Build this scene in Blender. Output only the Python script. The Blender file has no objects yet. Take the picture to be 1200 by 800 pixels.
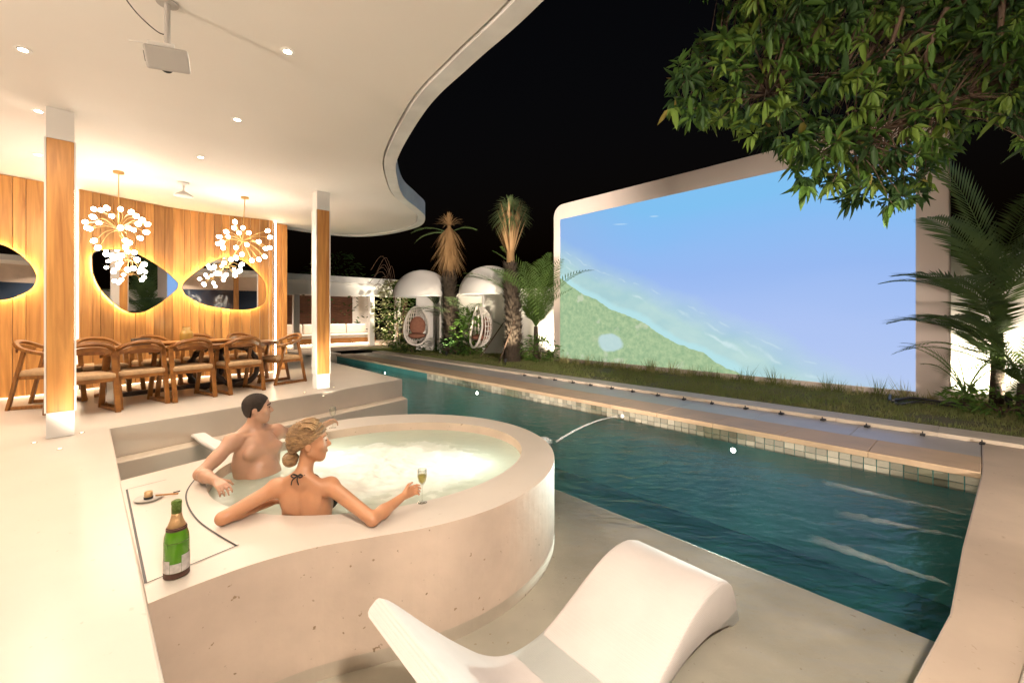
import bpy, bmesh, math, random
import numpy as np
from mathutils import Vector, Matrix, noise, geometry

random.seed(7); rng = np.random.default_rng(7)
scn = bpy.context.scene
COL = scn.collection
PI = math.pi

# ------------------------------------------------------------------ camera
FPX, HOR, CAMZ = 500.0, 370.0, 1.2            # focal length in photo pixels, horizon row, eye height
cam_d = bpy.data.cameras.new('camera'); cam = bpy.data.objects.new('camera', cam_d); COL.objects.link(cam)
cam.location = (0, 0, CAMZ); cam.rotation_euler = (PI/2, 0, 0)
cam_d.sensor_width = 36; cam_d.lens = 36*FPX/1200; cam_d.shift_y = (HOR-400)/1200
cam_d.clip_start = .05; cam_d.clip_end = 400
scn.camera = cam
# ------------------------------------------------------------------ night sky
w = bpy.data.worlds.new('World'); scn.world = w; w.use_nodes = True
wn = w.node_tree; bg = wn.nodes['Background']
sky = wn.nodes.new('ShaderNodeTexSky'); sky.sky_type = 'NISHITA'; sky.sun_disc = False
sky.sun_elevation = math.radians(-3); sky.sun_rotation = math.radians(200)
wn.links.new(sky.outputs[0], bg.inputs[0]); bg.inputs[1].default_value = .03
# ------------------------------------------------------------------ exposure / render settings
scn.view_settings.view_transform = 'Standard'; scn.view_settings.look = 'None'
scn.view_settings.exposure = 0.50; scn.view_settings.gamma = 1
scn.render.engine = 'CYCLES'
cy = scn.cycles
cy.use_denoising = True
try: cy.denoiser = 'OPENIMAGEDENOISE'
except Exception: pass
cy.max_bounces = 7; cy.diffuse_bounces = 4; cy.glossy_bounces = 3; cy.transmission_bounces = 6; cy.transparent_max_bounces = 12
cy.caustics_reflective = False; cy.caustics_refractive = False
cy.sample_clamp_indirect = 4.0
WARM = (1.0, .81, .63)      # lamp colour of the house
LED = (1.0, .70, .30)       # mirror back light

# ------------------------------------------------------------------ geometry helpers
def at(px, py, z):
    """point of the horizontal plane z that the photo shows at (px,py)"""
    Y = FPX*(CAMZ-z)/(py-HOR); return Vector(((px-600)/FPX*Y, Y, z))
def aty(px, py, Y):
    return Vector(((px-600)/FPX*Y, Y, CAMZ-(py-HOR)/FPX*Y))
K = Vector((4.822, 4.384, 0)); U = Vector((-.672, .740, 0)).normalized(); N = Vector((.740, .672, 0)).normalized()
def F(a, b, z=0): return K + U*a + N*b + Vector((0, 0, z))
ANG_U = math.atan2(U.y, U.x); ANG_N = math.atan2(N.y, N.x)

class MB:
    def __init__(s): s.v = []; s.f = []
    def add(s, vs, fs):
        o = len(s.v); s.v += [tuple(v) for v in vs]; s.f += [tuple(i+o for i in f) for f in fs]; return s
    def box(s, c, d, rz=0, M=None):
        x, y, z = d[0]/2, d[1]/2, d[2]/2
        vs = [Vector(p) for p in ((-x,-y,-z),(x,-y,-z),(x,y,-z),(-x,y,-z),(-x,-y,z),(x,-y,z),(x,y,z),(-x,y,z))]
        R = Matrix.Rotation(rz, 3, 'Z') if M is None else M
        return s.add([R @ v + Vector(c) for v in vs], [(0,3,2,1),(4,5,6,7),(0,1,5,4),(1,2,6,5),(2,3,7,6),(3,0,4,7)])
    def bar(s, a, b, wd, ht, up=(0,0,1)):
        a, b = Vector(a), Vector(b); t = (b-a); L = t.length; t.normalize(); upv = Vector(up)
        x = t.cross(upv)
        if x.length < 1e-4: x = t.cross(Vector((1,0,0)))
        x.normalize(); y = x.cross(t)
        M = Matrix((x, t, y)).transposed()
        return s.box((a+b)/2, (wd, L, ht), M=M)
    def tube(s, pts, rad, n=8, cap=True, sq=None):
        pts = [Vector(p) for p in pts]; m = len(pts)
        if not hasattr(rad, '__len__'): rad = [rad]*m
        up = Vector((0,0,1)); prev = None; rings = []
        for i, p in enumerate(pts):
            t = (pts[min(i+1, m-1)]-pts[max(i-1, 0)]).normalized()
            if prev is None:
                x = t.cross(up)
                if x.length < .05: x = t.cross(Vector((1,0,0)))
            else: x = prev - t*prev.dot(t)
            x.normalize(); prev = x; y = t.cross(x)
            if sq:
                ring = [p + x*(sx*sq[0]/2) + y*(sy*sq[1]/2) for sx, sy in ((-1,-1),(1,-1),(1,1),(-1,1))]
            else: ring = [p + (x*math.cos(2*PI*k/n) + y*math.sin(2*PI*k/n))*rad[i] for k in range(n)]
            rings.append(ring)
        nn = len(rings[0]); vs = [v for r in rings for v in r]; fs = []
        for i in range(m-1):
            for k in range(nn):
                fs.append((i*nn+k, i*nn+(k+1) % nn, (i+1)*nn+(k+1) % nn, (i+1)*nn+k))
        if cap: fs.append(tuple(range(nn))[::-1]); fs.append(tuple((m-1)*nn+k for k in range(nn)))
        return s.add(vs, fs)
    def lathe(s, prof, c=(0,0,0), n=24, M=None):
        c = Vector(c); vs = []; fs = []
        for r, z in prof:
            for k in range(n):
                v = Vector((r*math.cos(2*PI*k/n), r*math.sin(2*PI*k/n), z)); vs.append((M @ v if M else v)+c)
        for i in range(len(prof)-1):
            for k in range(n): fs.append((i*n+k, i*n+(k+1) % n, (i+1)*n+(k+1) % n, (i+1)*n+k))
        if prof[0][0] > 1e-5: fs.append(tuple(range(n))[::-1])
        if prof[-1][0] > 1e-5: fs.append(tuple((len(prof)-1)*n+k for k in range(n)))
        return s.add(vs, fs)
    def prism(s, poly, z0, z1, holes=None):
        """polygon (list of xy) extruded from z0 to z1"""
        loops = [[Vector((p[0], p[1], 0)) for p in poly]] + [[Vector((p[0], p[1], 0)) for p in h] for h in (holes or [])]
        tri = geometry.tessellate_polygon(loops); flat = [p for l in loops for p in l]; n = len(flat)
        vs = [(p.x, p.y, z1) for p in flat] + [(p.x, p.y, z0) for p in flat]; fs = []
        for t in tri:
            a, b, c = (flat[i] for i in t); cr = (b-a).cross(c-a).z
            if abs(cr) < 1e-12: continue
            t = tuple(t) if cr > 0 else tuple(t)[::-1]
            fs.append(t); fs.append(tuple(i+n for i in t[::-1]))
        o = 0
        for l in loops:
            m = len(l)
            for i in range(m): fs.append((o+i, o+(i+1) % m, o+(i+1) % m+n, o+i+n))
            o += m
        return s.add(vs, fs)
    def grid(s, P):
        h, wd = len(P), len(P[0])
        return s.add([p for r in P for p in r], [(i*wd+j, i*wd+j+1, (i+1)*wd+j+1, (i+1)*wd+j) for i in range(h-1) for j in range(wd-1)])
    def mesh(s, name, m=None, smooth=False):
        me = bpy.data.meshes.new(name); me.from_pydata(s.v, [], s.f); me.validate()
        bm = bmesh.new(); bm.from_mesh(me); bmesh.ops.recalc_face_normals(bm, faces=bm.faces); bm.to_mesh(me); bm.free()
        if m: me.materials.append(m)
        if smooth: me.polygons.foreach_set('use_smooth', [True]*len(me.polygons))
        return me
    def build(s, name, m=None, parent=None, smooth=False, bevel=0, loc=None):
        o = bpy.data.objects.new(name, s.mesh(name, m, smooth)); COL.objects.link(o); o.parent = parent
        if loc is not None: o.location = loc
        if bevel:
            b = o.modifiers.new('bevel', 'BEVEL'); b.width = bevel; b.segments = 2; b.limit_method = 'ANGLE'; b.angle_limit = math.radians(40)
        if smooth and not bevel: pass
        return o
def sharp(o, deg=40):
    me = o.data
    try: me.set_sharp_from_angle(angle=math.radians(deg))
    except Exception: pass
    return o
def inst(name, me, parent=None, loc=(0,0,0), rot=(0,0,0), scale=(1,1,1)):
    o = bpy.data.objects.new(name, me); COL.objects.link(o); o.parent = parent
    o.location = loc; o.rotation_euler = rot; o.scale = scale; return o
def tag(o, label, cat, group=None):
    o['label'] = label; o['category'] = cat
    if group: o['group'] = group
    return o
def struct(o): o['kind'] = 'structure'; return o
def thing(name, label, cat, loc=(0,0,0), rz=0, group=None):
    o = bpy.data.objects.new(name, None); COL.objects.link(o); o.location = loc; o.rotation_euler = (0,0,rz); o.empty_display_size = .1
    return tag(o, label, cat, group)
def spline(pts, n=8, closed=False):
    pts = [Vector(p) for p in pts]; m = len(pts); out = []
    for i in range(m if closed else m-1):
        g = (lambda k: pts[k % m]) if closed else (lambda k: pts[max(0, min(m-1, k))])
        p0, p1, p2, p3 = g(i-1), g(i), g(i+1), g(i+2)
        for j in range(n):
            t = j/n; out.append(.5*((2*p1)+(p2-p0)*t+(2*p0-5*p1+4*p2-p3)*t*t+(3*p1-p0-3*p2+p3)*t**3))
    if not closed: out.append(pts[-1].copy())
    return out
def copy_tree(o, parent=None):
    c = o.copy(); COL.objects.link(c); c.parent = parent
    for ch in list(o.children): copy_tree(ch, c)
    return c

# ------------------------------------------------------------------ materials
def mat(name, col, rough=.5, metal=0, var=0, vscale=4, col2=None, bump=0, bscale=40, stretch=(1,1,1), trans=0, ior=1.45, coat=0,
        sss=0, spec=.5, emis=None, estr=0, rvar=0, speck=0, detail=5, transl=0):
    m = bpy.data.materials.new(name); m.use_nodes = True; nt = m.node_tree; N_ = nt.nodes; L = nt.links
    b = N_['Principled BSDF']; b.inputs['Base Color'].default_value = (*col, 1); b.inputs['Roughness'].default_value = rough
    b.inputs['Metallic'].default_value = metal; b.inputs['IOR'].default_value = ior; b.inputs['Transmission Weight'].default_value = trans
    b.inputs['Coat Weight'].default_value = coat; b.inputs['Specular IOR Level'].default_value = spec
    if sss:
        b.inputs['Subsurface Weight'].default_value = sss; b.inputs['Subsurface Radius'].default_value = (.02, .008, .004)
    if emis: b.inputs['Emission Color'].default_value = (*emis, 1); b.inputs['Emission Strength'].default_value = estr
    tc = N_.new('ShaderNodeTexCoord'); mp = N_.new('ShaderNodeMapping'); mp.inputs['Scale'].default_value = stretch
    L.new(tc.outputs['Object'], mp.inputs[0])
    if var or col2 or rvar:
        nz = N_.new('ShaderNodeTexNoise'); nz.inputs['Scale'].default_value = vscale; nz.inputs['Detail'].default_value = detail
        L.new(mp.outputs[0], nz.inputs['Vector'])
        cr = N_.new('ShaderNodeValToRGB'); cr.color_ramp.elements[0].position = .3; cr.color_ramp.elements[1].position = .7
        c2 = col2 or tuple(c*(1-var) for c in col)
        cr.color_ramp.elements[0].color = (*c2, 1); cr.color_ramp.elements[1].color = (*col, 1)
        L.new(nz.outputs[0], cr.inputs[0]); out = cr.outputs[0]
        if speck:
            vo = N_.new('ShaderNodeTexNoise'); vo.inputs['Scale'].default_value = 26; vo.inputs['Detail'].default_value = 2
            L.new(mp.outputs[0], vo.inputs['Vector'])
            c3 = N_.new('ShaderNodeValToRGB'); c3.color_ramp.elements[0].position = .705; c3.color_ramp.elements[1].position = .75
            c3.color_ramp.elements[0].color = (0,0,0,1); c3.color_ramp.elements[1].color = (speck,)*3+(1,)
            L.new(vo.outputs[0], c3.inputs[0])
            mx = N_.new('ShaderNodeMix'); mx.data_type = 'RGBA'; mx.inputs[7].default_value = (.30, .21, .13, 1)
            L.new(c3.outputs[0], mx.inputs[0]); L.new(out, mx.inputs[6]); out = mx.outputs[2]
        L.new(out, b.inputs['Base Color'])
        if rvar:
            mr = N_.new('ShaderNodeMapRange'); mr.inputs[3].default_value = rough-rvar; mr.inputs[4].default_value = rough+rvar
            L.new(nz.outputs[0], mr.inputs[0]); L.new(mr.outputs[0], b.inputs['Roughness'])
    if bump:
        n2 = N_.new('ShaderNodeTexNoise'); n2.inputs['Scale'].default_value = bscale; n2.inputs['Detail'].default_value = 4
        L.new(mp.outputs[0], n2.inputs['Vector']); bp = N_.new('ShaderNodeBump'); bp.inputs['Strength'].default_value = bump; bp.inputs['Distance'].default_value = .02
        L.new(n2.outputs[0], bp.inputs['Height']); L.new(bp.outputs[0], b.inputs['Normal'])
    if transl:
        tr = N_.new('ShaderNodeBsdfTranslucent'); tr.inputs[0].default_value = (*[min(1, c*1.6) for c in col], 1)
        ms = N_.new('ShaderNodeMixShader'); ms.inputs[0].default_value = transl
        L.new(b.outputs[0], ms.inputs[1]); L.new(tr.outputs[0], ms.inputs[2]); L.new(ms.outputs[0], N_['Material Output'].inputs[0])
    return m
def emat(name, col, s):
    m = bpy.data.materials.new(name); m.use_nodes = True; nt = m.node_tree; nt.nodes.remove(nt.nodes['Principled BSDF'])
    e = nt.nodes.new('ShaderNodeEmission'); e.inputs[0].default_value = (*col, 1); e.inputs[1].default_value = s
    nt.links.new(e.outputs[0], nt.nodes['Material Output'].inputs[0]); return m

M = {}
M['floor'] = mat('polished microcement', (.66,.60,.53), .30, var=.16, vscale=.8, bump=.012, bscale=7, rvar=.05, speck=.25, coat=.0)
M['micro'] = mat('microcement wall', (.72,.58,.47), .55, var=.26, vscale=2.2, bump=.16, bscale=14, speck=1.0, detail=9)
M['riser'] = mat('microcement riser', (.64,.55,.45), .5, var=.12, vscale=1.5, bump=.05, bscale=14)
M['plaster'] = mat('white plaster', (.80,.77,.73), .7, var=.04, vscale=.8, bump=.03, bscale=20)
M['fascia'] = mat('weathered white fascia', (.78,.78,.77), .5, var=.2, vscale=3, bump=.05, bscale=12)
M['shelf'] = mat('pool shelf plaster', (.58,.49,.40), .5, var=.25, vscale=2.2, bump=.06, bscale=18, speck=.6)
M['coping'] = mat('sandstone coping', (.55,.40,.27), .55, var=.2, vscale=2.5, bump=.06, bscale=20, rvar=.1)
M['coping_pale'] = mat('pale kerb stone', (.60,.52,.42), .6, var=.2, vscale=3, bump=.06, bscale=20)
M['slate'] = mat('wet grey slate', (.40,.38,.39), .34, var=.2, vscale=3, bump=.03, bscale=10, rvar=.03)
M['concrete'] = mat('terrace concrete', (.56,.45,.35), .55, var=.22, vscale=1.6, bump=.06, bscale=16, speck=.5)
M['earth'] = mat('dark soil', (.055,.05,.03), .9, var=.4, vscale=6, bump=.4, bscale=12)
M['lawn'] = mat('turf ground', (.09,.105,.035), .9, col2=(.15,.12,.065), vscale=5, bump=.5, bscale=30)
def tile_mat():
    m = mat('mosaic tile', (.46,.44,.38), .3, bump=.2, bscale=30); nt = m.node_tree; L = nt.links; b = nt.nodes['Principled BSDF']
    oi = nt.nodes.new('ShaderNodeObjectInfo'); nz = nt.nodes.new('ShaderNodeTexNoise'); nz.inputs['Scale'].default_value = .9; L.new(oi.outputs['Location'], nz.inputs['Vector'])
    r = nt.nodes.new('ShaderNodeValToRGB'); e = r.color_ramp.elements; e[0].position = .38; e[0].color = (.13,.13,.085,1); e[1].position = .56; e[1].color = (.44,.41,.34,1); L.new(nz.outputs[0], r.inputs[0])
    hs = nt.nodes.new('ShaderNodeHueSaturation'); mr = nt.nodes.new('ShaderNodeMapRange'); mr.inputs[3].default_value = .6; mr.inputs[4].default_value = 1.25; L.new(oi.outputs['Random'], mr.inputs[0]); L.new(mr.outputs[0], hs.inputs['Value']); L.new(r.outputs[0], hs.inputs['Color']); L.new(hs.outputs[0], b.inputs['Base Color']); return m
M['tile'] = tile_mat()
M['grout'] = mat('grey grout', (.12,.12,.10), .8, var=.3)
M['pool'] = mat('deep pool plaster', (.05,.24,.24), .5, var=.45, vscale=1.3)
M['pool_side'] = mat('pool wall plaster', (.06,.18,.19), .5, var=.4, vscale=2)
M['white_paint'] = mat('white paint', (.8,.79,.77), .45, var=.04, vscale=3)
M['metal_white'] = mat('white enamel', (.78,.77,.75), .35)
M['proj'] = mat('grey projector shell', (.42,.40,.38), .5)
M['brass'] = mat('brushed brass', (.75,.52,.22), .3, metal=1)
M['dark_metal'] = mat('dark metal', (.03,.03,.03), .4, metal=.6)
M['black'] = mat('black plastic', (.012,.012,.013), .45)
M['chair_wood'] = mat('oiled chair wood', (.29,.125,.03), .38, col2=(.16,.06,.014), vscale=6, stretch=(1,8,1), bump=.04, bscale=30)
M['seat'] = mat('seat fabric', (.50,.33,.18), .85, var=.2, vscale=30, bump=.2, bscale=220)
M['table_wood'] = mat('slab table wood', (.22,.09,.03), .32, col2=(.10,.04,.012), vscale=4, stretch=(1,6,1))
M['root_wood'] = mat('dark root wood', (.05,.03,.018), .45, var=.5, vscale=8, bump=.3, bscale=20)
M['chrome'] = mat('polished steel', (.7,.68,.66), .12, metal=1)
M['mirror'] = mat('mirror glass', (.90,.90,.90), .01, metal=1)
M['wicker_white'] = mat('white rattan', (.72,.66,.60), .6, var=.2, vscale=20)
M['cushion'] = mat('rust cushion', (.28,.12,.075), .9, var=.25, vscale=12, bump=.2, bscale=120)
M['cushion_cream'] = mat('cream cushion', (.62,.55,.48), .9, var=.12, vscale=6, bump=.2, bscale=120)
M['louvre'] = mat('brown louvre timber', (.13,.055,.03), .55, var=.4, vscale=5, stretch=(1,1,6))
M['honey_wood'] = mat('honey timber base', (.48,.23,.07), .5, var=.3, vscale=4)
M['bark'] = mat('palm bark', (.065,.046,.03), .9, var=.5, vscale=14, bump=.6, bscale=30)
M['branch'] = mat('tree bark', (.085,.05,.03), .85, var=.4, vscale=10, bump=.4, bscale=30)
def leafm(n, c, c2, tl=.35): return mat(n, c, .55, col2=c2, vscale=3.5, transl=tl, spec=.22)
M['leaf1'] = leafm('tree leaf green', (.062,.125,.02), (.04,.08,.015)); M['leaf2'] = leafm('tree leaf yellow green', (.115,.17,.028), (.07,.12,.02))
M['leaf3'] = leafm('tree leaf dark', (.03,.065,.018), (.02,.042,.012)); M['leaf4'] = leafm('tree leaf withered', (.20,.18,.04), (.16,.12,.03))
M['palm_leaf'] = leafm('palm leaflet', (.115,.17,.06), (.07,.12,.045), .25)
M['palm_leaf2'] = leafm('cane palm leaflet', (.09,.15,.035), (.05,.09,.02), .3)
M['yucca'] = leafm('yucca blade', (.11,.15,.06), (.07,.10,.04), .2)
M['dry'] = leafm('dry palm blade', (.30,.19,.09), (.20,.12,.055), .2)
M['shrub'] = leafm('shrub leaf', (.09,.17,.03), (.05,.10,.02), .3)
M['pale_leaf'] = leafm('climber leaf', (.30,.30,.16), (.12,.15,.06), .3)
M['grass'] = mat('grass blade', (.12,.16,.035), .6, col2=(.17,.155,.06), vscale=2.5, transl=.25)
M['tuft'] = mat('dry tuft blade', (.34,.29,.13), .6, col2=(.20,.20,.08), vscale=3, transl=.25)
M['skin_m'] = mat('tanned skin', (.52,.30,.20), .38, var=.16, vscale=9, sss=.10, bump=.03, bscale=60)
M['skin_w'] = mat('sunny tanned skin', (.52,.26,.14), .36, var=.14, vscale=9, sss=.10, bump=.03, bscale=60)
M['hair_m'] = mat('dark brown hair', (.022,.013,.008), .85, var=.4, vscale=60, bump=.6, bscale=160)
M['hair_w'] = mat('streaked blonde hair', (.36,.22,.10), .45, col2=(.13,.07,.03), vscale=26, stretch=(1,1,3), bump=.6, bscale=70)
M['hair_w2'] = mat('light blonde strand', (.50,.33,.16), .4, col2=(.26,.15,.07), vscale=20)
M['bikini'] = mat('black swim fabric', (.012,.012,.012), .6)
M['eye'] = mat('dark eye', (.02,.015,.012), .2)
M['lip'] = mat('lip', (.40,.13,.10), .45)
def thin(name, tint, gl, base=None, bf=0):
    m = bpy.data.materials.new(name); m.use_nodes = True; nt = m.node_tree; nt.nodes.remove(nt.nodes['Principled BSDF']); L = nt.links
    t = nt.nodes.new('ShaderNodeBsdfTransparent'); t.inputs[0].default_value = (*tint, 1); g = nt.nodes.new('ShaderNodeBsdfGlossy'); g.inputs['Roughness'].default_value = .04
    lw = nt.nodes.new('ShaderNodeLayerWeight'); lw.inputs[0].default_value = gl; mx = nt.nodes.new('ShaderNodeMixShader'); L.new(lw.outputs['Facing'], mx.inputs[0]); L.new(t.outputs[0], mx.inputs[1]); L.new(g.outputs[0], mx.inputs[2]); out = mx
    if base:
        d = nt.nodes.new('ShaderNodeBsdfTranslucent'); d.inputs[0].default_value = (*base, 1); m2 = nt.nodes.new('ShaderNodeMixShader'); m2.inputs[0].default_value = bf; L.new(mx.outputs[0], m2.inputs[1]); L.new(d.outputs[0], m2.inputs[2]); out = m2
    L.new(out.outputs[0], nt.nodes['Material Output'].inputs[0]); return m
M['glass'] = thin('clear glass', (.95,.96,.94), .22)
M['wine'] = thin('sparkling wine', (.86,.80,.45), .15, (.85,.75,.35), .45)
M['bottle'] = mat('green bottle glass', (.10,.30,.015), .06, trans=.35, ior=1.4, coat=.4)
M['foil'] = mat('gold foil', (.62,.40,.20), .38, metal=.55, bump=.3, bscale=160)
M['foil_green'] = mat('green neck foil', (.10,.17,.03), .35, metal=.5, bump=.8, bscale=120)
M['label'] = mat('paper label', (.62,.58,.55), .7, var=.35, vscale=40)
M['label_dark'] = mat('dark label band', (.055,.022,.015), .6)
M['towel'] = mat('white towel', (.80,.78,.75), .95, bump=.5, bscale=180)
M['vase'] = mat('ochre ceramic', (.40,.24,.05), .4, var=.2, vscale=12)
M['ash'] = mat('ash ceramic', (.5,.47,.43), .5)
M['wicker'] = None

def wood_wall(name):
    m = bpy.data.materials.new(name); m.use_nodes = True; nt = m.node_tree; N_ = nt.nodes; L = nt.links; b = N_['Principled BSDF']
    oi = N_.new('ShaderNodeObjectInfo'); tc = N_.new('ShaderNodeTexCoord'); mp = N_.new('ShaderNodeMapping'); mp.inputs['Scale'].default_value = (9, 9, .55)
    off = N_.new('ShaderNodeVectorMath'); off.operation = 'SCALE'; off.inputs[0].default_value = (13, 7, 31); L.new(oi.outputs['Random'], off.inputs['Scale'])
    ad = N_.new('ShaderNodeVectorMath'); ad.operation = 'ADD'; L.new(tc.outputs['Object'], ad.inputs[0]); L.new(off.outputs[0], ad.inputs[1]); L.new(ad.outputs[0], mp.inputs[0])
    nz = N_.new('ShaderNodeTexNoise'); nz.inputs['Scale'].default_value = 1.6; nz.inputs['Detail'].default_value = 7; nz.inputs['Distortion'].default_value = 1.2
    L.new(mp.outputs[0], nz.inputs['Vector'])
    cr = N_.new('ShaderNodeValToRGB'); e = cr.color_ramp.elements; e[0].position = .28; e[0].color = (.30,.112,.014,1); e[1].position = .72; e[1].color = (.58,.265,.045,1)
    L.new(nz.outputs[0], cr.inputs[0])
    hs = N_.new('ShaderNodeHueSaturation'); hs.inputs['Saturation'].default_value = .93; mr = N_.new('ShaderNodeMapRange'); mr.inputs[3].default_value = .66; mr.inputs[4].default_value = 1.22
    L.new(oi.outputs['Random'], mr.inputs[0]); L.new(mr.outputs[0], hs.inputs['Value']); L.new(cr.outputs[0], hs.inputs['Color']); L.new(hs.outputs[0], b.inputs['Base Color'])
    kn = N_.new('ShaderNodeTexVoronoi'); kn.inputs['Scale'].default_value = 1.3; mp2 = N_.new('ShaderNodeMapping'); mp2.inputs['Scale'].default_value = (3.2,3.2,1.2)
    b.inputs['Roughness'].default_value = .42
    bp = N_.new('ShaderNodeBump'); bp.inputs['Strength'].default_value = .12; bp.inputs['Distance'].default_value = .01; L.new(nz.outputs[0], bp.inputs['Height']); L.new(bp.outputs[0], b.inputs['Normal'])
    return m
M['plank'] = wood_wall('honey pine planks')

def pool_water():
    m = bpy.data.materials.new('pool water'); m.use_nodes = True; nt = m.node_tree; N_ = nt.nodes; L = nt.links; N_.remove(N_['Principled BSDF'])
    tc = N_.new('ShaderNodeTexCoord'); mp = N_.new('ShaderNodeMapping'); mp.inputs['Rotation'].default_value = (0,0,-ANG_U); mp.inputs['Scale'].default_value = (1, 2.0, 1)
    L.new(tc.outputs['Object'], mp.inputs[0])
    n1 = N_.new('ShaderNodeTexNoise'); n1.inputs['Scale'].default_value = 2.4; n1.inputs['Detail'].default_value = 3; n1.inputs['Distortion'].default_value = .6
    n2 = N_.new('ShaderNodeTexNoise'); n2.inputs['Scale'].default_value = 9; n2.inputs['Detail'].default_value = 2
    L.new(mp.outputs[0], n1.inputs['Vector']); L.new(mp.outputs[0], n2.inputs['Vector'])
    ad = N_.new('ShaderNodeMath'); ad.operation = 'MULTIPLY_ADD'; ad.inputs[1].default_value = .3; L.new(n2.outputs[0], ad.inputs[0]); L.new(n1.outputs[0], ad.inputs[2])
    bp = N_.new('ShaderNodeBump'); bp.inputs['Strength'].default_value = .42; bp.inputs['Distance'].default_value = .05; L.new(ad.outputs[0], bp.inputs['Height'])
    g = N_.new('ShaderNodeBsdfGlossy'); g.inputs['Roughness'].default_value = .10; L.new(bp.outputs[0], g.inputs['Normal'])
    t = N_.new('ShaderNodeBsdfTransparent'); t.inputs[0].default_value = (.90,.95,.945,1)
    fr = N_.new('ShaderNodeFresnel'); fr.inputs[0].default_value = 1.23; L.new(bp.outputs[0], fr.inputs['Normal'])
    mx = N_.new('ShaderNodeMixShader'); L.new(fr.outputs[0], mx.inputs[0]); L.new(t.outputs[0], mx.inputs[1]); L.new(g.outputs[0], mx.inputs[2])
    L.new(mx.outputs[0], N_['Material Output'].inputs[0]); return m
M['water'] = pool_water()

def tub_water():
    m = bpy.data.materials.new('whirlpool water'); m.use_nodes = True; nt = m.node_tree; N_ = nt.nodes; L = nt.links; b = N_['Principled BSDF']
    at_ = N_.new('ShaderNodeAttribute'); at_.attribute_name = 'foam'
    tc = N_.new('ShaderNodeTexCoord'); nz = N_.new('ShaderNodeTexNoise'); nz.inputs['Scale'].default_value = 7; nz.inputs['Detail'].default_value = 8
    L.new(tc.outputs['Object'], nz.inputs['Vector'])
    ma = N_.new('ShaderNodeMath'); ma.operation = 'MULTIPLY_ADD'; ma.inputs[1].default_value = .55; L.new(nz.outputs[0], ma.inputs[0]); L.new(at_.outputs['Fac'], ma.inputs[2])
    cr = N_.new('ShaderNodeValToRGB'); cr.color_ramp.elements[0].position = .38; cr.color_ramp.elements[1].position = .82; L.new(ma.outputs[0], cr.inputs[0])
    sc_ = N_.new('ShaderNodeMix'); sc_.data_type = 'RGBA'; sc_.inputs[6].default_value = (.50,.55,.46,1); sc_.inputs[7].default_value = (.86,.86,.80,1); L.new(cr.outputs[0], sc_.inputs[0])
    L.new(sc_.outputs[2], b.inputs['Base Color'])
    rr = N_.new('ShaderNodeMapRange'); rr.inputs[3].default_value = .08; rr.inputs[4].default_value = .7; L.new(cr.outputs[0], rr.inputs[0]); L.new(rr.outputs[0], b.inputs['Roughness'])
    bp = N_.new('ShaderNodeBump'); bp.inputs['Strength'].default_value = .35; bp.inputs['Distance'].default_value = .03; L.new(nz.outputs[0], bp.inputs['Height']); L.new(bp.outputs[0], b.inputs['Normal'])
    tr = N_.new('ShaderNodeBsdfTranslucent'); L.new(sc_.outputs[2], tr.inputs[0]); ms = N_.new('ShaderNodeMixShader'); ms.inputs[0].default_value = .45
    L.new(b.outputs[0], ms.inputs[1]); L.new(tr.outputs[0], ms.inputs[2]); L.new(ms.outputs[0], N_['Material Output'].inputs[0]); return m
M['tub_water'] = tub_water()
def foam_mat():
    m = bpy.data.materials.new('aerated water jet'); m.use_nodes = True; nt = m.node_tree; N_ = nt.nodes; L = nt.links; b = N_['Principled BSDF']
    b.inputs['Base Color'].default_value = (.75,.77,.76,1); b.inputs['Roughness'].default_value = .4
    tc = N_.new('ShaderNodeTexCoord'); nz = N_.new('ShaderNodeTexNoise'); nz.inputs['Scale'].default_value = 16; nz.inputs['Detail'].default_value = 5; L.new(tc.outputs['Object'], nz.inputs['Vector'])
    at_ = N_.new('ShaderNodeAttribute'); at_.attribute_name = 'foam'
    ma = N_.new('ShaderNodeMath'); ma.operation = 'MULTIPLY'; L.new(nz.outputs[0], ma.inputs[0]); L.new(at_.outputs['Fac'], ma.inputs[1]); nz.inputs['Lacunarity'].default_value = 2.4
    L.new(ma.outputs[0], b.inputs['Alpha']); return m
M['jet'] = foam_mat()

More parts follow.
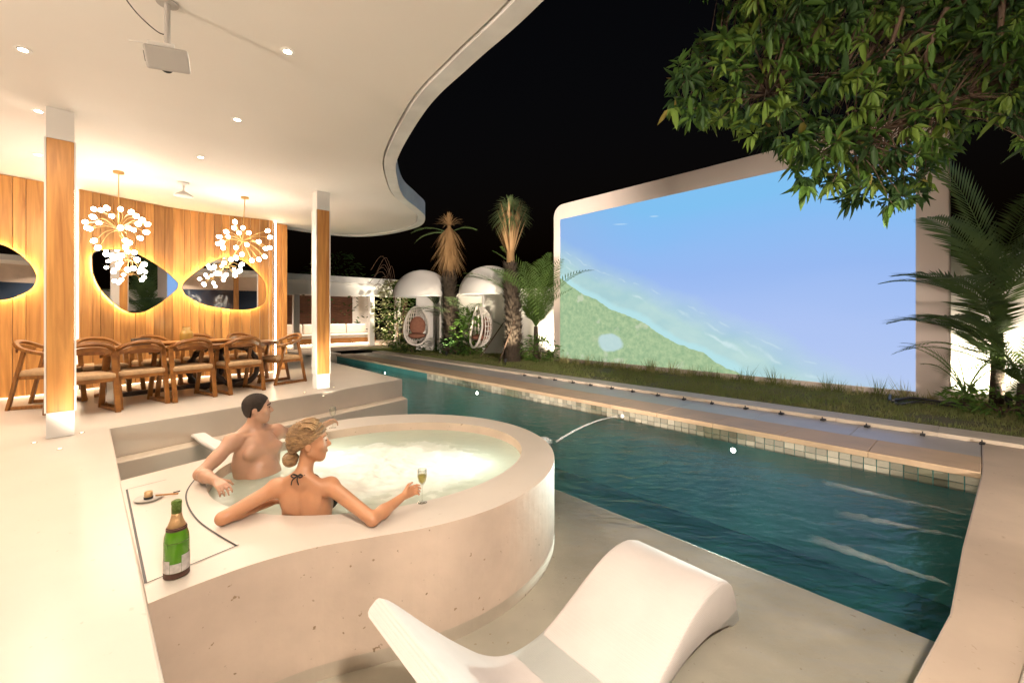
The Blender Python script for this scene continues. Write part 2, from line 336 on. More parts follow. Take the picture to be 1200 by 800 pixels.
def screen_mat():
    m = bpy.data.materials.new('projected beach film'); m.use_nodes = True; nt = m.node_tree; N_ = nt.nodes; L = nt.links; N_.remove(N_['Principled BSDF'])
    tc = N_.new('ShaderNodeTexCoord'); sp = N_.new('ShaderNodeSeparateXYZ'); L.new(tc.outputs['Generated'], sp.inputs[0])
    S, T = sp.outputs[0], sp.outputs[2]
    def math_(op, a, b=None, c=None):
        n = N_.new('ShaderNodeMath'); n.operation = op
        for i, v in enumerate((a, b, c)):
            if v is None: continue
            if isinstance(v, (int, float)): n.inputs[i].default_value = v
            else: L.new(v, n.inputs[i])
        return n.outputs[0]
    def nz(scale, detail=4, stretch=(1,1,1)):
        mp = N_.new('ShaderNodeMapping'); mp.inputs['Scale'].default_value = stretch; L.new(tc.outputs['Generated'], mp.inputs[0])
        n = N_.new('ShaderNodeTexNoise'); n.inputs['Scale'].default_value = scale; n.inputs['Detail'].default_value = detail; L.new(mp.outputs[0], n.inputs['Vector']); return n.outputs[0]
    def ramp(x, stops):
        r = N_.new('ShaderNodeValToRGB'); e = r.color_ramp.elements
        while len(e) < len(stops): e.new(.5)
        for i, (p, c) in enumerate(stops): e[i].position = p; e[i].color = (*c, 1) if hasattr(c, '__len__') else (c, c, c, 1)
        L.new(x, r.inputs[0]); return r.outputs[0]
    def mix(f, a, b):
        n = N_.new('ShaderNodeMix'); n.data_type = 'RGBA'
        for i, v in ((0, f), (6, a), (7, b)):
            if hasattr(v, '__len__'): n.inputs[i].default_value = (*v, 1)
            else: L.new(v, n.inputs[i])
        return n.outputs[2]
    def lin(r, g, b): return tuple(((x/255)/12.92 if x < 11 else ((x/255+.055)/1.055)**2.4) for x in (r, g, b))
    # sky and sea: azure above, periwinkle below
    n1 = nz(1.6, 2, (1,1,2))
    tt = math_('ADD', math_('MULTIPLY_ADD', math_('SUBTRACT', n1, .5), .3, T), math_('MULTIPLY', S, .10))
    sea = ramp(tt, [(0, lin(180,198,240)), (.30, lin(162,188,243)), (.60, lin(136,176,241)), (.82, lin(116,180,242)), (1, lin(104,184,240))])
    sea2 = mix(ramp(S, [(0, .55), (.35, 0)]), sea, lin(140,170,228))
    # coast running down to the right
    n2 = nz(5, 5, (1.6,1,1)); d = math_('ADD', math_('SUBTRACT', T, math_('MULTIPLY_ADD', S, -.84, .55)), math_('MULTIPLY', math_('SUBTRACT', n2, .5), .12))
    shallow = mix(ramp(nz(9, 5), [(.35, 0), (.7, 1)]), lin(160,203,208), lin(184,218,214))
    e1 = ramp(d, [(.12, 1), (.31, 0)]); c = mix(e1, sea2, shallow)
    d2 = math_('ADD', d, math_('MULTIPLY', math_('SUBTRACT', nz(3.2, 3), .5), .16))
    for lo, wd_, sc2, amt in ((.115,.010,5.0,.85),(.165,.008,9.0,.55),(.215,.006,12.0,.45)):
        ln_ = math_('MULTIPLY', ramp(math_('ADD', d2, .2), [(lo+.2-wd_, 0), (lo+.2, 1), (lo+.2+wd_*1.2, 0)]), ramp(nz(sc2, 4, (2,.7,.7)), [(.47, 0), (.60, amt)]))
        c = mix(ln_, c, lin(212,236,240))
    c = mix(math_('MULTIPLY', ramp(d, [(-.035, 0), (-.02, 1), (.03, 1), (.055, 0)]), .85), c, lin(176,226,232))
    hill = mix(ramp(nz(30, 9, (1.8,1,1)), [(.30, 0), (.74, 1)]), lin(134,172,118), lin(182,206,148))
    hill = mix(ramp(nz(4, 4), [(.55, 0), (.72, 1)]), hill, lin(182,196,150)); hill = mix(ramp(nz(75, 6, (1.8,1,1)), [(.48, 0), (.66, .45)]), hill, lin(120,156,106)); hill = mix(ramp(nz(11, 6, (1.8,1,1)), [(.60, 0), (.70, .7)]), hill, lin(208,214,182))
    c = mix(ramp(d, [(-.05, 1), (-.025, 0)]), c, hill)
    # pale rock on the hill, wisps in the sky
    rx = math_('SUBTRACT', S, .23); rt = math_('SUBTRACT', T, .125)
    rr = math_('ADD', math_('MULTIPLY', math_('MULTIPLY', rx, rx), 300), math_('MULTIPLY', math_('MULTIPLY', rt, rt), 260))
    c = mix(math_('MULTIPLY', ramp(math_('ADD', rr, math_('MULTIPLY', math_('SUBTRACT', n2, .5), 2.2)), [(.6, .8), (1.0, 0)]), 1), c, lin(190,220,226))
    for sx, tx, k in ((.27, .885, 900), (.395, .895, 3000)):
        wx = math_('SUBTRACT', S, sx); wt = math_('ADD', math_('SUBTRACT', T, tx), math_('MULTIPLY', wx, .25))
        q = math_('ADD', math_('MULTIPLY', math_('MULTIPLY', wx, wx), k), math_('MULTIPLY', math_('MULTIPLY', wt, wt), 60000))
        c = mix(ramp(q, [(.2, .6), (1, 0)]), c, lin(205,235,250))
    c = mix(math_('ADD', 0.13, 0.0), c, lin(222,232,236)); em = N_.new('ShaderNodeEmission'); L.new(c, em.inputs[0]); em.inputs[1].default_value = .72
    L.new(em.outputs[0], N_['Material Output'].inputs[0]); return m
M['screen'] = screen_mat()
M['led_white'] = emat('cool white strip', (1,.80,.55), 24)
M['led_warm'] = emat('amber strip', LED, 80)
M['led_floor'] = emat('skirting strip', (1,.80,.55), 4)
M['lamp_face'] = emat('downlight lens', (1,.86,.66), 40)
M['bulb'] = emat('frosted bulb', (1,.85,.66), 34)
M['pool_lamp'] = emat('pool lamp lens', (1,.97,.9), 60)
M['up_lamp'] = emat('uplight lens', (1,.9,.72), 60)

def lamp(name, kind, loc, power, col, parent=None, size=.06, angle=120, blend=.6, direction=(0,0,-1)):
    d = bpy.data.lights.new(name, kind); d.energy = power; d.color = col
    if kind == 'AREA': d.shape = 'DISK'; d.size = size
    else: d.shadow_soft_size = size
    if kind == 'SPOT': d.spot_size = math.radians(angle); d.spot_blend = blend
    o = bpy.data.objects.new(name, d); COL.objects.link(o); o.location = loc; o.parent = parent
    o.rotation_euler = Vector(direction).to_track_quat('-Z', 'Y').to_euler(); return o

# ================================================================== THE SETTING
WATER, SHELF, COPE, DEEP = -.62, -.70, -.40, -1.9
CEIL = CAMZ + 2.04
ground = struct(MB().grid([[F(a, b, -2.2 if (-1 < a < 18 and -8 < b < 1) else -.46) for b in (-90, -30, -7.2, .6, 30, 90)] for a in (-90, -30, -.6, 17.6, 40, 110)]).build('ground', M['earth']))
P1 = Vector((-4.28, 4.545, 0)); P2 = Vector((-2.085, 8.108, 0)); D1 = Vector((-1.52, 1.782, 0)); B1 = Vector((-2.854, 3.109, 0))
L0 = (D1-P1).normalized(); PE = P2 + Vector((-.655, .755, 0))*8.6
def xy(*ps): return [(p[0], p[1]) for p in ps]
floor = struct(MB().prism(xy(P1, D1, D1+L0*7.5, (3.5,-9), (-15,-9), (-15,16), PE, P2), -1.95, 0).build('terrace_floor', M['floor'], bevel=.012))
so = L0*.24
step = struct(MB().prism(xy(P1+so*.012+Vector((.004,.004,0)), P1+so+Vector((.004,.004,0)), P2+Vector((.17,-.27,0)), P2+Vector((.005,-.005,0))), -1.9, -.32).build('pool_steps', M['riser'], bevel=.012))
riser = struct(MB().prism(xy(P1+(P2-P1)*.002, P1+L0*.004+(P2-P1)*.002, P2+L0*.004-(P2-P1)*.001, P2-(P2-P1)*.001), -.4, -.012).build('platform_riser', M['riser']))
# pool basin
basin = MB()
basin.grid([[F(a, b, DEEP) for b in (-8, 0)] for a in (-.2, 18.2)])
pool_floor = struct(basin.build('pool_floor', M['pool']))
struct(MB().prism(xy(F(-.2,.18), F(-.2,.012), F(18,.012), F(18,.18)), -2.0, COPE-.07).build('pool_wall', M['pool']))
wall_far = bpy.data.objects['pool_wall']
EDGE = [(0,0),(-2.19,.07),(-3.2,.095),(-3.96,.185),(-6.6,.75)]
def edge_a(b): return float(np.interp(-b, [-e[0] for e in EDGE], [e[1] for e in EDGE]))
wall_end = struct(MB().prism(xy(*([F(-.2,.18), F(-.012,.18)] + [F(edge_a(b)-.012, b) for b, _ in EDGE] + [F(-.2,-6.6)])), -2.0, COPE-.07).build('pool_end_wall', M['pool']))
struct(MB().prism(xy(F(.0,-3.0), F(4.9,-3.0), F(4.9,-6.7), F(.0,-6.7)), -1.95, SHELF).build('pool_shelf', M['shelf'], bevel=.02))
struct(MB().prism(xy(F(18,.18), F(18,-8), F(21.3,-8), F(21.3,.18)), -2.0, -.36).build('far_deck', M['concrete'], bevel=.01))
# water-line tiles, each its own piece: two rows on the long wall, two on the end wall
tw = .118
tm = [MB().box((0,0,0), (tw-.010, .016, .080)).mesh('tile', M['tile']) for _ in range(1)][0]
def tilerow(parent, f, n, rows=(-.513, -.601), rz=0):
    for r, zz in enumerate(rows):
        for i in range(n):
            p = f(i*tw + tw/2); p.z = zz
            inst('tile', tm, parent, p, (random.uniform(-.02,.02), 0, rz+random.uniform(-.015,.015)))
tilerow(wall_far, lambda s: F(s, .004), 92, rz=ANG_U)
tilerow(wall_end, lambda s: F(edge_a(-s)-.004, -s), 26, rz=ANG_N+.03)
# coping: sandstone slabs, wet slate channel, pale kerb
def slabs(name, m, b0, b1, z, ln, a0=-.0, a1=18, th=.07):
    root = struct(MB().prism(xy(F(a0+.01,max(b0+.015,.02)), F(a0+.01,b1-.015), F(a1,b1-.015), F(a1,max(b0+.015,.02))), z-th-.25, z-.012).build(name, M['grout']))
    a = a0; k = 0
    while a < a1-.01:
        e = min(a+ln, a1)
        MB().prism(xy(F(a+.0015,b0), F(a+.0015,b1), F(e-.0015,b1), F(e-.0015,b0)), z-th, z+random.uniform(-.001,.001)).build('slab', m, root, bevel=.006); a = e
    return root
slabs('pool_coping', M['coping'], -.03, .68, COPE, .9)
slabs('slate_channel', M['slate'], .685, 1.53, COPE-.012, 1.2)
slabs('garden_kerb', M['coping_pale'], 1.535, 2.03, COPE+.04, 1.1, a0=-4)
struct(MB().prism(xy(*([F(-.003,.68)]+[F(edge_a(b)-.003+(.02 if b else 0), b) for b, _ in EDGE]+[F(-6,-6.6), F(-6,1.53), F(-.003,1.53)])), COPE-.068, COPE-.004).build('side_terrace', M['concrete'], bevel=.012))
struct(MB().prism(xy(F(-.36,-1.6), F(-.20,-3.0), F(-.08,-3.9), F(.3,-6.6), F(-6,-6.6), F(-6,-1.6)), COPE-.1, COPE+.04).build('terrace_step', M['coping_pale'], bevel=.02))
struct(MB().prism(xy(F(-.21,1.5), F(-.21,-6.6), F(-6,-6.6), F(-6,1.5)), -1.0, COPE-.075).build('terrace_base', M['concrete']))
# lawn
struct(MB().grid([[F(a, b, COPE+.01+.03*noise.noise(Vector((a*.6,b*.6,0)))) for b in np.linspace(2.03, 9.5, 14)] for a in np.linspace(-6, 24, 40)]).build('lawn', M['lawn'], smooth=True))

def blades(n, pos, hgt, wid, lean=.35):
    v = np.zeros((n, 3, 3)); ang = rng.uniform(0, 2*PI, n); h = hgt(n); wd = wid
    dx, dy = np.cos(ang)*wd, np.sin(ang)*wd; la = rng.uniform(0, 2*PI, n); ll = rng.uniform(0, lean, n)*h
    v[:,0,0] = pos[:,0]-dx; v[:,0,1] = pos[:,1]-dy; v[:,0,2] = pos[:,2]
    v[:,1,0] = pos[:,0]+dx; v[:,1,1] = pos[:,1]+dy; v[:,1,2] = pos[:,2]
    v[:,2,0] = pos[:,0]+np.cos(la)*ll; v[:,2,1] = pos[:,1]+np.sin(la)*ll; v[:,2,2] = pos[:,2]+h
    return v.reshape(-1, 3)
def tri_obj(name, v, m, parent=None):
    me = bpy.data.meshes.new(name); nt = len(v)//3
    me.vertices.add(len(v)); me.vertices.foreach_set('co', v.astype(np.float32).ravel())
    me.loops.add(nt*3); me.loops.foreach_set('vertex_index', np.arange(nt*3, dtype=np.int32))
    me.polygons.add(nt); me.polygons.foreach_set('loop_start', np.arange(0, nt*3, 3, dtype=np.int32)); me.polygons.foreach_set('loop_total', np.full(nt, 3, dtype=np.int32))
    me.update(); me.materials.append(m); o = bpy.data.objects.new(name, me); COL.objects.link(o); o.parent = parent; return o
def fgrid(a, b, z):
    p = np.zeros((len(a), 3)); p[:,0] = K.x+U.x*a+N.x*b; p[:,1] = K.y+U.y*a+N.y*b; p[:,2] = z; return p
n = 90000
aa = 21*rng.random(n)**1.25 - 1.5; bb = rng.uniform(2.04, 5.2, n)
keep = np.array([noise.noise(Vector((x*1.3, y*1.3, 3))) > -.35+.5*rng.random()-.25 for x, y in zip(aa, bb)]); aa, bb = aa[keep], bb[keep]; n = len(aa)
g = tri_obj('grass', blades(n, fgrid(aa, bb, COPE), lambda k: rng.uniform(.03,.095,k), .007, .6), M['grass']); g['kind'] = 'stuff'
tag(g, 'short patchy green grass along the garden strip behind the pool kerb', 'grass'); g['kind'] = 'stuff'
# taller dry tufts at the foot of the screen wall: individuals
for i in range(46):
    a = .6 + i*.205 + random.uniform(-.08,.08); b = 4.55 - random.uniform(0,.28); k = random.randint(22, 44)
    hh = random.uniform(.18,.52)
    v = blades(k, np.array([[random.gauss(0,.05), random.gauss(0,.05), 0] for _ in range(k)]), lambda q: rng.uniform(.4,1,q)*hh, .009, .8)
    o = tri_obj('grass_tuft', v, M['tuft'] if random.random() < .6 else M['grass']); o.location = F(a, b, COPE)
    tag(o, 'straggly tuft of long grass at the foot of the screen wall', 'grass tuft', 'grass tufts along the screen wall')

# ------------------------------------------------------------------ pool water
def pooly():
    out = [F(-.02,.02), F(18.05,.02), F(18.05,-8), F(-.02,-8)]
    return xy(*out)
water = struct(MB().grid([[F(a, b, WATER) for b in np.linspace(-7.9, .01, 3)] for a in np.linspace(-.01, 18, 5)]).build('pool_water', M['water']))
if water.data.polygons[0].normal.z < 0: water.data.flip_normals()

# ------------------------------------------------------------------ hot tub peninsula
C = Vector((-1.1, 3.75, 0)); RO = 1.465
tub = thing('hot_tub', 'round raised cream microcement hot tub full of bubbling water beside the pool', 'hot tub')
fr = spline([D1, (-1.37,1.955,0), (-1.215,2.095,0), (-1.02,2.215,0), (-.80,2.30,0)], 6)
a0 = math.atan2(2.345-C.y, -.62-C.x); a1 = math.atan2(3.614-C.y, -2.53-C.x)
if a1 < a0: a1 += 2*PI
arc = [C + Vector((math.cos(t), math.sin(t), 0))*RO for t in np.linspace(a0, a1, 90)]
outer = fr[:-1] + arc + [B1]
EC = Vector((-1.112, 3.692, 0)); ex = Vector((.846,.533,0)); ey = Vector((-.533,.846,0))
def ell(t, k=1.0, z=0): return EC + ex*(1.245*k*math.cos(t)) + ey*(1.074*k*math.sin(t)) + Vector((0,0,z))
inner = [ell(t) for t in np.linspace(0, 2*PI, 97)[:-1]]
m_ = MB(); m_.prism(xy(*outer), -1.9, 0, holes=[xy(*inner)])
sh = m_.build('shell', M['micro'], tub, bevel=.02)
sh.data.materials.append(M['floor'])
for p in sh.data.polygons:
    if p.normal.z > .9: p.material_index = 1
MB().grid([[ell(t, k, -.56) for t in np.linspace(0, 2*PI, 49)] for k in (.01, 1.0)]).build('tub_floor', M['plaster'], tub)
# water surface with a boiling middle
BC = Vector((-1.02, 3.62, 0)); P = []; foam = []
for k in np.linspace(.0, 1.0, 70):
    row = []
    for t in np.linspace(0, 2*PI, 150):
        p = ell(t, max(k, .002)*.999); r = math.hypot((p.x-BC.x)*.95, (p.y-BC.y)*1.05)
        f = max(0., 1-(r/.86)**2.2); h1 = noise.fractal(Vector((p.x*7, p.y*7, 1)), 1, 2, 4); h2 = noise.noise(Vector((p.x*2.6, p.y*2.6, 5)))
        p.z = -.085 + f*(.035*h1+.02*abs(h2)+.02) + .006*noise.noise(Vector((p.x*5, p.y*5, 2)))*(1-k*.5); row.append(p); foam.append(f*.62+.10*h2+.10*h1)
    P.append(row)
wo = MB().grid(P); ww = wo.build('water', M['tub_water'], tub, smooth=True)
if ww.data.polygons[0].normal.z < 0: ww.data.flip_normals()
att = ww.data.attributes.new('foam', 'FLOAT', 'POINT'); att.data.foreach_set('value', np.array(foam[:len(ww.data.vertices)], dtype=np.float32))
for t in (2.2, 4.0, 5.6): lamp('underwater_lamp', 'POINT', ell(t, .62, -.36), 11, (.94,1,.93), tub, size=.06)
# access hatch: a shallow dark joint round a flush panel
h1, h2, h3 = at(142,575,0), at(161,687,0), at(276.5,639.5,0)
harc = [at(*p, 0) for p in ((277,639.5),(254,626),(232,610),(220,592),(219,576),(230,560),(243,549))]
harc = spline(harc, 8)
jt = MB()
def strip(pts, wd):
    pts = [Vector(p) for p in pts]; A = []; B = []
    for i, p in enumerate(pts):
        t = (pts[min(i+1,len(pts)-1)]-pts[max(0,i-1)]).normalized(); s = Vector((-t.y, t.x, 0))*wd/2; A.append(p+s); B.append(p-s)
    jt.grid([[v+Vector((0,0,.003)) for v in A], [v+Vector((0,0,.003)) for v in B]])
inn = Vector((.02,.02,0))
strip([h1+inn, h2+inn, ], .011); strip([h2+inn, h3+inn*.5], .007); strip([p for p in harc], .010); strip([h1+inn, at(195,562,0)], .005)
MB.build(jt, 'hatch_joint', M['black'], tub)

# ================================================================== THE VILLA
villa = thing('villa', 'open villa pavilion with a white wave edged roof, timber columns and honey plank wall', 'building')
edge = [(0.6,-1.5,0),(1.0,-.2,0),(.85,1.0,0),(.45,2.0,0)] + [at(*p, CEIL) for p in ((596,0),(530,65),(480,120),(450,180),(450.5,205),(460,228),(478,243),(488,253),(481,264),(445,273),(410,275),(370,271),(336,266))]
edge = [Vector((p[0], p[1], 0)) for p in edge]; sp = spline(edge, 7)
rest = [Vector(p) for p in ((-5.9,10.6,0),(-9.5,10.5,0),(-13,6,0),(-13,-6,0),(0,-6,0))]
def offs(pts, d):
    out = []
    for i, p in enumerate(pts):
        t = (pts[min(i+1,len(pts)-1)]-pts[max(0,i-1)]).normalized(); out.append(p+Vector((t.y,-t.x,0))*d)
    return out
MB().prism(xy(*(sp+rest)), CEIL, CEIL+.10).build('ceiling', M['plaster'], villa)
MB().prism(xy(*(offs(sp,.06)+rest)), CEIL+.102, CEIL+.30).build('roof_slab', M['fascia'], villa)
MB().prism(xy(*(offs(sp,.175)+offs(sp,.022)[::-1])), CEIL-.02, CEIL+.26).build('fascia', M['fascia'], villa, bevel=.012)
# plank wall
def wpt(px, ty): q = at(px, ty, CEIL); return Vector((q.x, q.y, 0))
WL = [Vector((-9.2,3.4,0)), Vector((-8.2,4.95,0)), wpt(0,203.5), wpt(53,213)]
WM = spline([wpt(92,220.8), wpt(172.5,237.4), wpt(209.5,244.4), wpt(258,250.9), wpt(319.4,258.2)], 10)
WR = [wpt(321.5,260.5)+Vector((-.05,.05,0)), wpt(337,263)+Vector((-.02,.02,0))]
pw = MB()
for poly, dd in ((WL,.10),(WM,.16),(WR,.1)):
    b = offs(poly, -dd-.08); c = offs(poly, -dd)
    pw.prism(xy(*(c + b[::-1])), 0, CEIL)
allw = [WL[-1]+Vector((-.28,.16,0)), WM[0]+Vector((-.28,.12,0))]
pw.prism(xy(*(offs(allw,0)+offs(allw,-.1)[::-1])), 0, CEIL)
bk = [WM[-1]+Vector((-.25,.05,0)), WR[0]+Vector((-.2,.25,0))]
pw.prism(xy(*(offs(bk,0)+offs(bk,-.1)[::-1])), 0, CEIL)
pwall = pw.build('feature_wall', M['plaster'], villa)
def arclen(poly):
    L = [0]
    for a, b in zip(poly, poly[1:]): L.append(L[-1]+(b-a).length)
    return L
def along(poly, s):
    L = arclen(poly)
    for i in range(len(poly)-1):
        if s <= L[i+1] or i == len(poly)-2: return poly[i].lerp(poly[i+1], (s-L[i])/(L[i+1]-L[i]))
for poly in (WL, WM, WR):
    T = arclen(poly)[-1]; s = 0
    while s < T-.02:
        e = min(T, s+random.choice((.10,.15,.17,.19,.21,.13)))
        if T-e < .06: e = T
        p, q = along(poly, s+.0025), along(poly, e-.0025); o_ = random.uniform(0,.006); m3 = (p+q)/2
        nrm = Vector((q.y-p.y, -(q.x-p.x), 0)).normalized()
        wd = (q-p).length; ang = math.atan2(q.y-p.y, q.x-p.x)
        MB().box((0,0,0), (wd, .028, CEIL-.02)).build('plank', M['plank'], pwall, bevel=.004, loc=m3+nrm*o_+Vector((0,0,CEIL/2))).rotation_euler = (0,0,ang)
        s = e
def led(name, p, q, z0, z1, m, r=.012, parent=None):
    return MB().tube([Vector((p[0],p[1],z0)), Vector((p[0],p[1],z1))], r, 8).build(name, m, parent)
for p_, lab in ((WM[0]+Vector((-.10,.02,0)), 'glowing vertical light strip at the column end of the plank wall'), (WM[-1]+Vector((.02,.07,0)), 'glowing vertical light strip at the garden end of the plank wall')):
    o = led('light_strip', p_, None, .02, CEIL-.02, M['led_white'], .014); tag(o, lab, 'light strip')
# skirting glow along the floor of the plank wall
for poly, lab in ((WL,'floor level light line under the plank wall panel with the single mirror'), (WM,'floor level light line under the plank wall behind the dining table')):
    o = MB().tube([v+Vector((0,0,.012)) for v in offs(poly, .035)], .006, 6).build('floor_light_strip', M['led_floor'])
    tag(o, lab, 'light strip')

# columns
def column(base, rz, w_, d_, hbase, name='column'):
    c = MB().box((0,0,(CEIL-.3+hbase)/2), (w_, d_, CEIL-.3-hbase)).build(name, M['plank'], villa, bevel=.006, loc=base); c.rotation_euler = (0,0,rz)
    MB().box((0,0,hbase/2+.002), (w_+.004, d_+.004, hbase-.004)).build('base', M['white_paint'], c)
    MB().box((0,0,CEIL-.15), (w_+.004, d_+.004, .298)).build('capital', M['white_paint'], c)
    for sx in (-1,1):
        MB().box((sx*(w_/2+.008), 0, (CEIL-.3+hbase)/2), (.014, d_+.006, CEIL-.3-hbase)).build('edge_trim', M['white_paint'], c)
    return c
c1 = at(68,513,0); c2 = at(376,456,0)
column(c1+Vector((-.07,.09,0)), math.radians(46), .19, .19, .25)
column(c2+Vector((-.05,.12,0)), math.radians(44), .20, .20, .24)
# floor uplights beside the columns
def inground(p, lab, power, d=(0,0,1), grp='in-ground lights round the columns'):
    t = thing('ground_light', lab, 'ground light', p, 0, grp)
    MB().lathe([(.022,0),(.022,.004),(.016,.005)], n=16).build('rim', M['chrome'], t); MB().lathe([(.0,.006),(.013,.006)], n=16).build('lens', M['led_floor'], t)
    lamp('ground_lamp', 'SPOT', (0,0,.03), power, (1,.86,.68), t, .02, 70, .8, d); return t
for p, d in ((at(40,519,0), (.5,.35,1)), (at(96,507,0), (-.35,.1,1)), (at(70,526,0), (-.4,1,.55))): inground(p, 'small steel in-ground light at the foot of the dark timber column', 16, d)
for p, d in ((at(357,460,0), (.4,.2,1)), (at(391,454,0), (-.3,.1,1)), (at(379,464,0), (-.3,1,.45))): inground(p, 'small steel in-ground light at the foot of the bright timber column by the pool', 45, d)

# downlights in the ceiling
DL = [(27,58),(337,60),(278,140),(45,130),(235,184)]
dpos = [at(x, y, CEIL) for x, y in DL] + [Vector(p) for p in ((-3.2,1.5,CEIL),(-1.2,1.2,CEIL),(-6.2,3.2,CEIL),(-6.0,5.4,CEIL),(-3.6,7.9,CEIL),(-.3,.3,CEIL),(-3,-1.2,CEIL),(-7,.5,CEIL))]  # positions after DL are extra downlights, added for more light under the roof
DLAB = ['small round downlight in the open ceiling well clear of the projector, above the terrace floor', 'small round downlight between the projector and the wavy roof edge', 'small round downlight midway between the projector and the poolside column', 'small round downlight beside the white capital of the dark column', 'small round downlight in front of the white fan hub']
for i, p in enumerate(dpos):
    t = thing('downlight', DLAB[i] if i < 5 else 'small round added downlight in the villa ceiling away from the pool', 'downlight', (p.x, p.y, CEIL), 0, 'recessed ceiling downlights')
    MB().lathe([(.052,-.004),(.052,.0),(.04,.0),(.036,-.004)], n=20).build('trim_ring', M['white_paint'], t)
    MB().lathe([(.0,-.007),(.028,-.007)], n=16).build('lens', M['lamp_face'], t)
    lamp('downlight_lamp', 'SPOT', (0,0,-.03), (78 if i < 5 or p.y > 3 else 36), WARM, t, .03, 168, .9)

# ================================================================== SCREEN AND GARDEN WALLS
sw = thing('screen_wall', 'large free standing plaster wall with rounded corners carrying the projected beach film', 'wall', F(0,0,0), ANG_N-PI/2)
# local frame: x runs from the far end to the near end (-U), y away from the pool (+N)
def rrect(x0, x1, z0, z1, r, n=8):
    pts = [(x0,z0),(x1,z0)]
    pts += [(x1-r+r*math.cos(t), z1-r+r*math.sin(t)) for t in np.linspace(0, PI/2, n)]
    pts += [(x0+r+r*math.cos(t), z1-r+r*math.sin(t)) for t in np.linspace(PI/2, PI, n)]
    return pts
rp = rrect(-10.19, -.39, COPE-.1, 5.08, .42)
sm = MB(); nn = len(rp); sm.add([(x, 4.72, z) for x, z in rp]+[(x, 5.1, z) for x, z in rp], [tuple(range(nn)), tuple(range(nn, 2*nn))[::-1]]+[(i,(i+1) % nn,(i+1) % nn+nn,i+nn) for i in range(nn)])
M['screen_wall'] = mat('painted screen wall', (.62,.53,.48), .7, var=.06, vscale=.7)
sm.build('slab', M['screen_wall'], sw, bevel=.03)
sc_ = thing('projection', 'bright projected film of a green headland, surf and blue sea filling the screen wall', 'projection', F(0,0,0), ANG_N-PI/2)
MB().grid([[Vector((x, 4.712, z)) for x in np.linspace(-9.87,-.85,2)] for z in (-.25, 4.55)]).build('picture', M['screen'], sc_)
garden_wall = tag(MB().prism(xy(F(-7,5.75), F(-7,5.95), F(23,7.9), F(23,7.7)), -.5, 2.45).build('garden_wall', M['plaster'], bevel=.01), 'long white rendered boundary wall behind the screen, pods and palms', 'wall')

# ================================================================== DINING AREA
def chair_proto():
    t = thing('dining_chair', 'x', 'chair')
    W = .25
    MB().box((0,.0,.455), (.50,.50,.065)).build('seat', M['seat'], t, bevel=.022)
    fr_ = MB()
    for s in (-1,1): fr_.box((s*.235,0,.405), (.03,.5,.045))
    for s in (-1,1): fr_.box((0,s*.235,.405), (.438,.03,.045))
    fr_.build('seat_frame', M['chair_wood'], t, bevel=.004)
    for s in (-1,1):
        MB().bar((s*W,-.30,.0), (s*W,-.15,.75), .034, .055, (1,0,0)).build('leg', M['chair_wood'], t, bevel=.005)
        MB().bar((s*W,.27,.0), (s*W,.09,.69), .034, .055, (1,0,0)).build('leg', M['chair_wood'], t, bevel=.005)
        MB().bar((s*W,-.27,.026), (s*W,.255,.026), .03, .045).build('runner', M['chair_wood'], t, bevel=.004)
    path = spline([(W+.005,.25,.665),(W+.008,.05,.70),(W-.005,-.16,.765),(.15,-.27,.835),(0,-.30,.86),(-.15,-.27,.835),(-W+.005,-.16,.765),(-W-.008,.05,.70),(-W-.005,.25,.665)], 5)
    MB().tube(path, .03, sq=(.05,.042)).build('back_rail', M['chair_wood'], t, bevel=.008)
    MB().tube(spline([(.20,-.235,.745),(.10,-.28,.785),(0,-.295,.795),(-.10,-.28,.785),(-.20,-.235,.745)], 4), .02, sq=(.022,.05)).build('back_slat', M['chair_wood'], t, bevel=.004)
    return t
RD = Vector((.50,.866,0)).normalized(); RNr = Vector((-.866,.50,0))       # along the table, towards the wall
def face(d): return math.atan2(d.y, d.x)-PI/2
rowm = [(-5.10,5.14), (-4.92,5.68), (-4.585,6.14), (-4.20,6.715)]
labs = ['wooden armchair half hidden by the dark timber column, back to the pool', 'wooden armchair with tan seat, second along the table from the dark column',
        'wooden armchair with tan seat, third along the table from the dark column', 'wooden armchair in the row beside the hot tub man, next to the end chair']
labs[3] = 'wooden armchair nearest the bright poolside column in the row backing the pool'
GC = 'wooden armchairs round the dining table'
proto = chair_proto(); used = False
def place(p, d, lab):
    global used
    o = proto if not used else copy_tree(proto); used = True
    o.location = (p[0], p[1], 0); o.rotation_euler = (0,0,face(d)); o['label'] = lab; o['group'] = GC; return o
for (x, y), l in zip(rowm, labs): place(Vector((x,y,0))+RNr*.22, RNr, l)
back = [(-6.12,6.35), (-5.80,6.95), (-5.42,7.52), (-5.05,8.1)]
labs2 = ['wooden armchair between table and plank wall, behind the small box', 'wooden armchair between table and plank wall, behind the ochre vase',
         'wooden armchair between table and plank wall, below the gap between the mirrors', 'wooden armchair between table and plank wall, below the garden side mirror']
for (x, y), l in zip(back, labs2): place((x,y), -RNr, l)
place(at(29,478,0)+Vector((.12,.2,0)), Vector((.90,.43,0)).normalized(), 'wooden armchair at the table end left of the dark timber column, side on')
place(at(333,449,0)+Vector((-.1,.1,0)), -RD, 'wooden armchair at the table end next to the bright poolside column, side on')
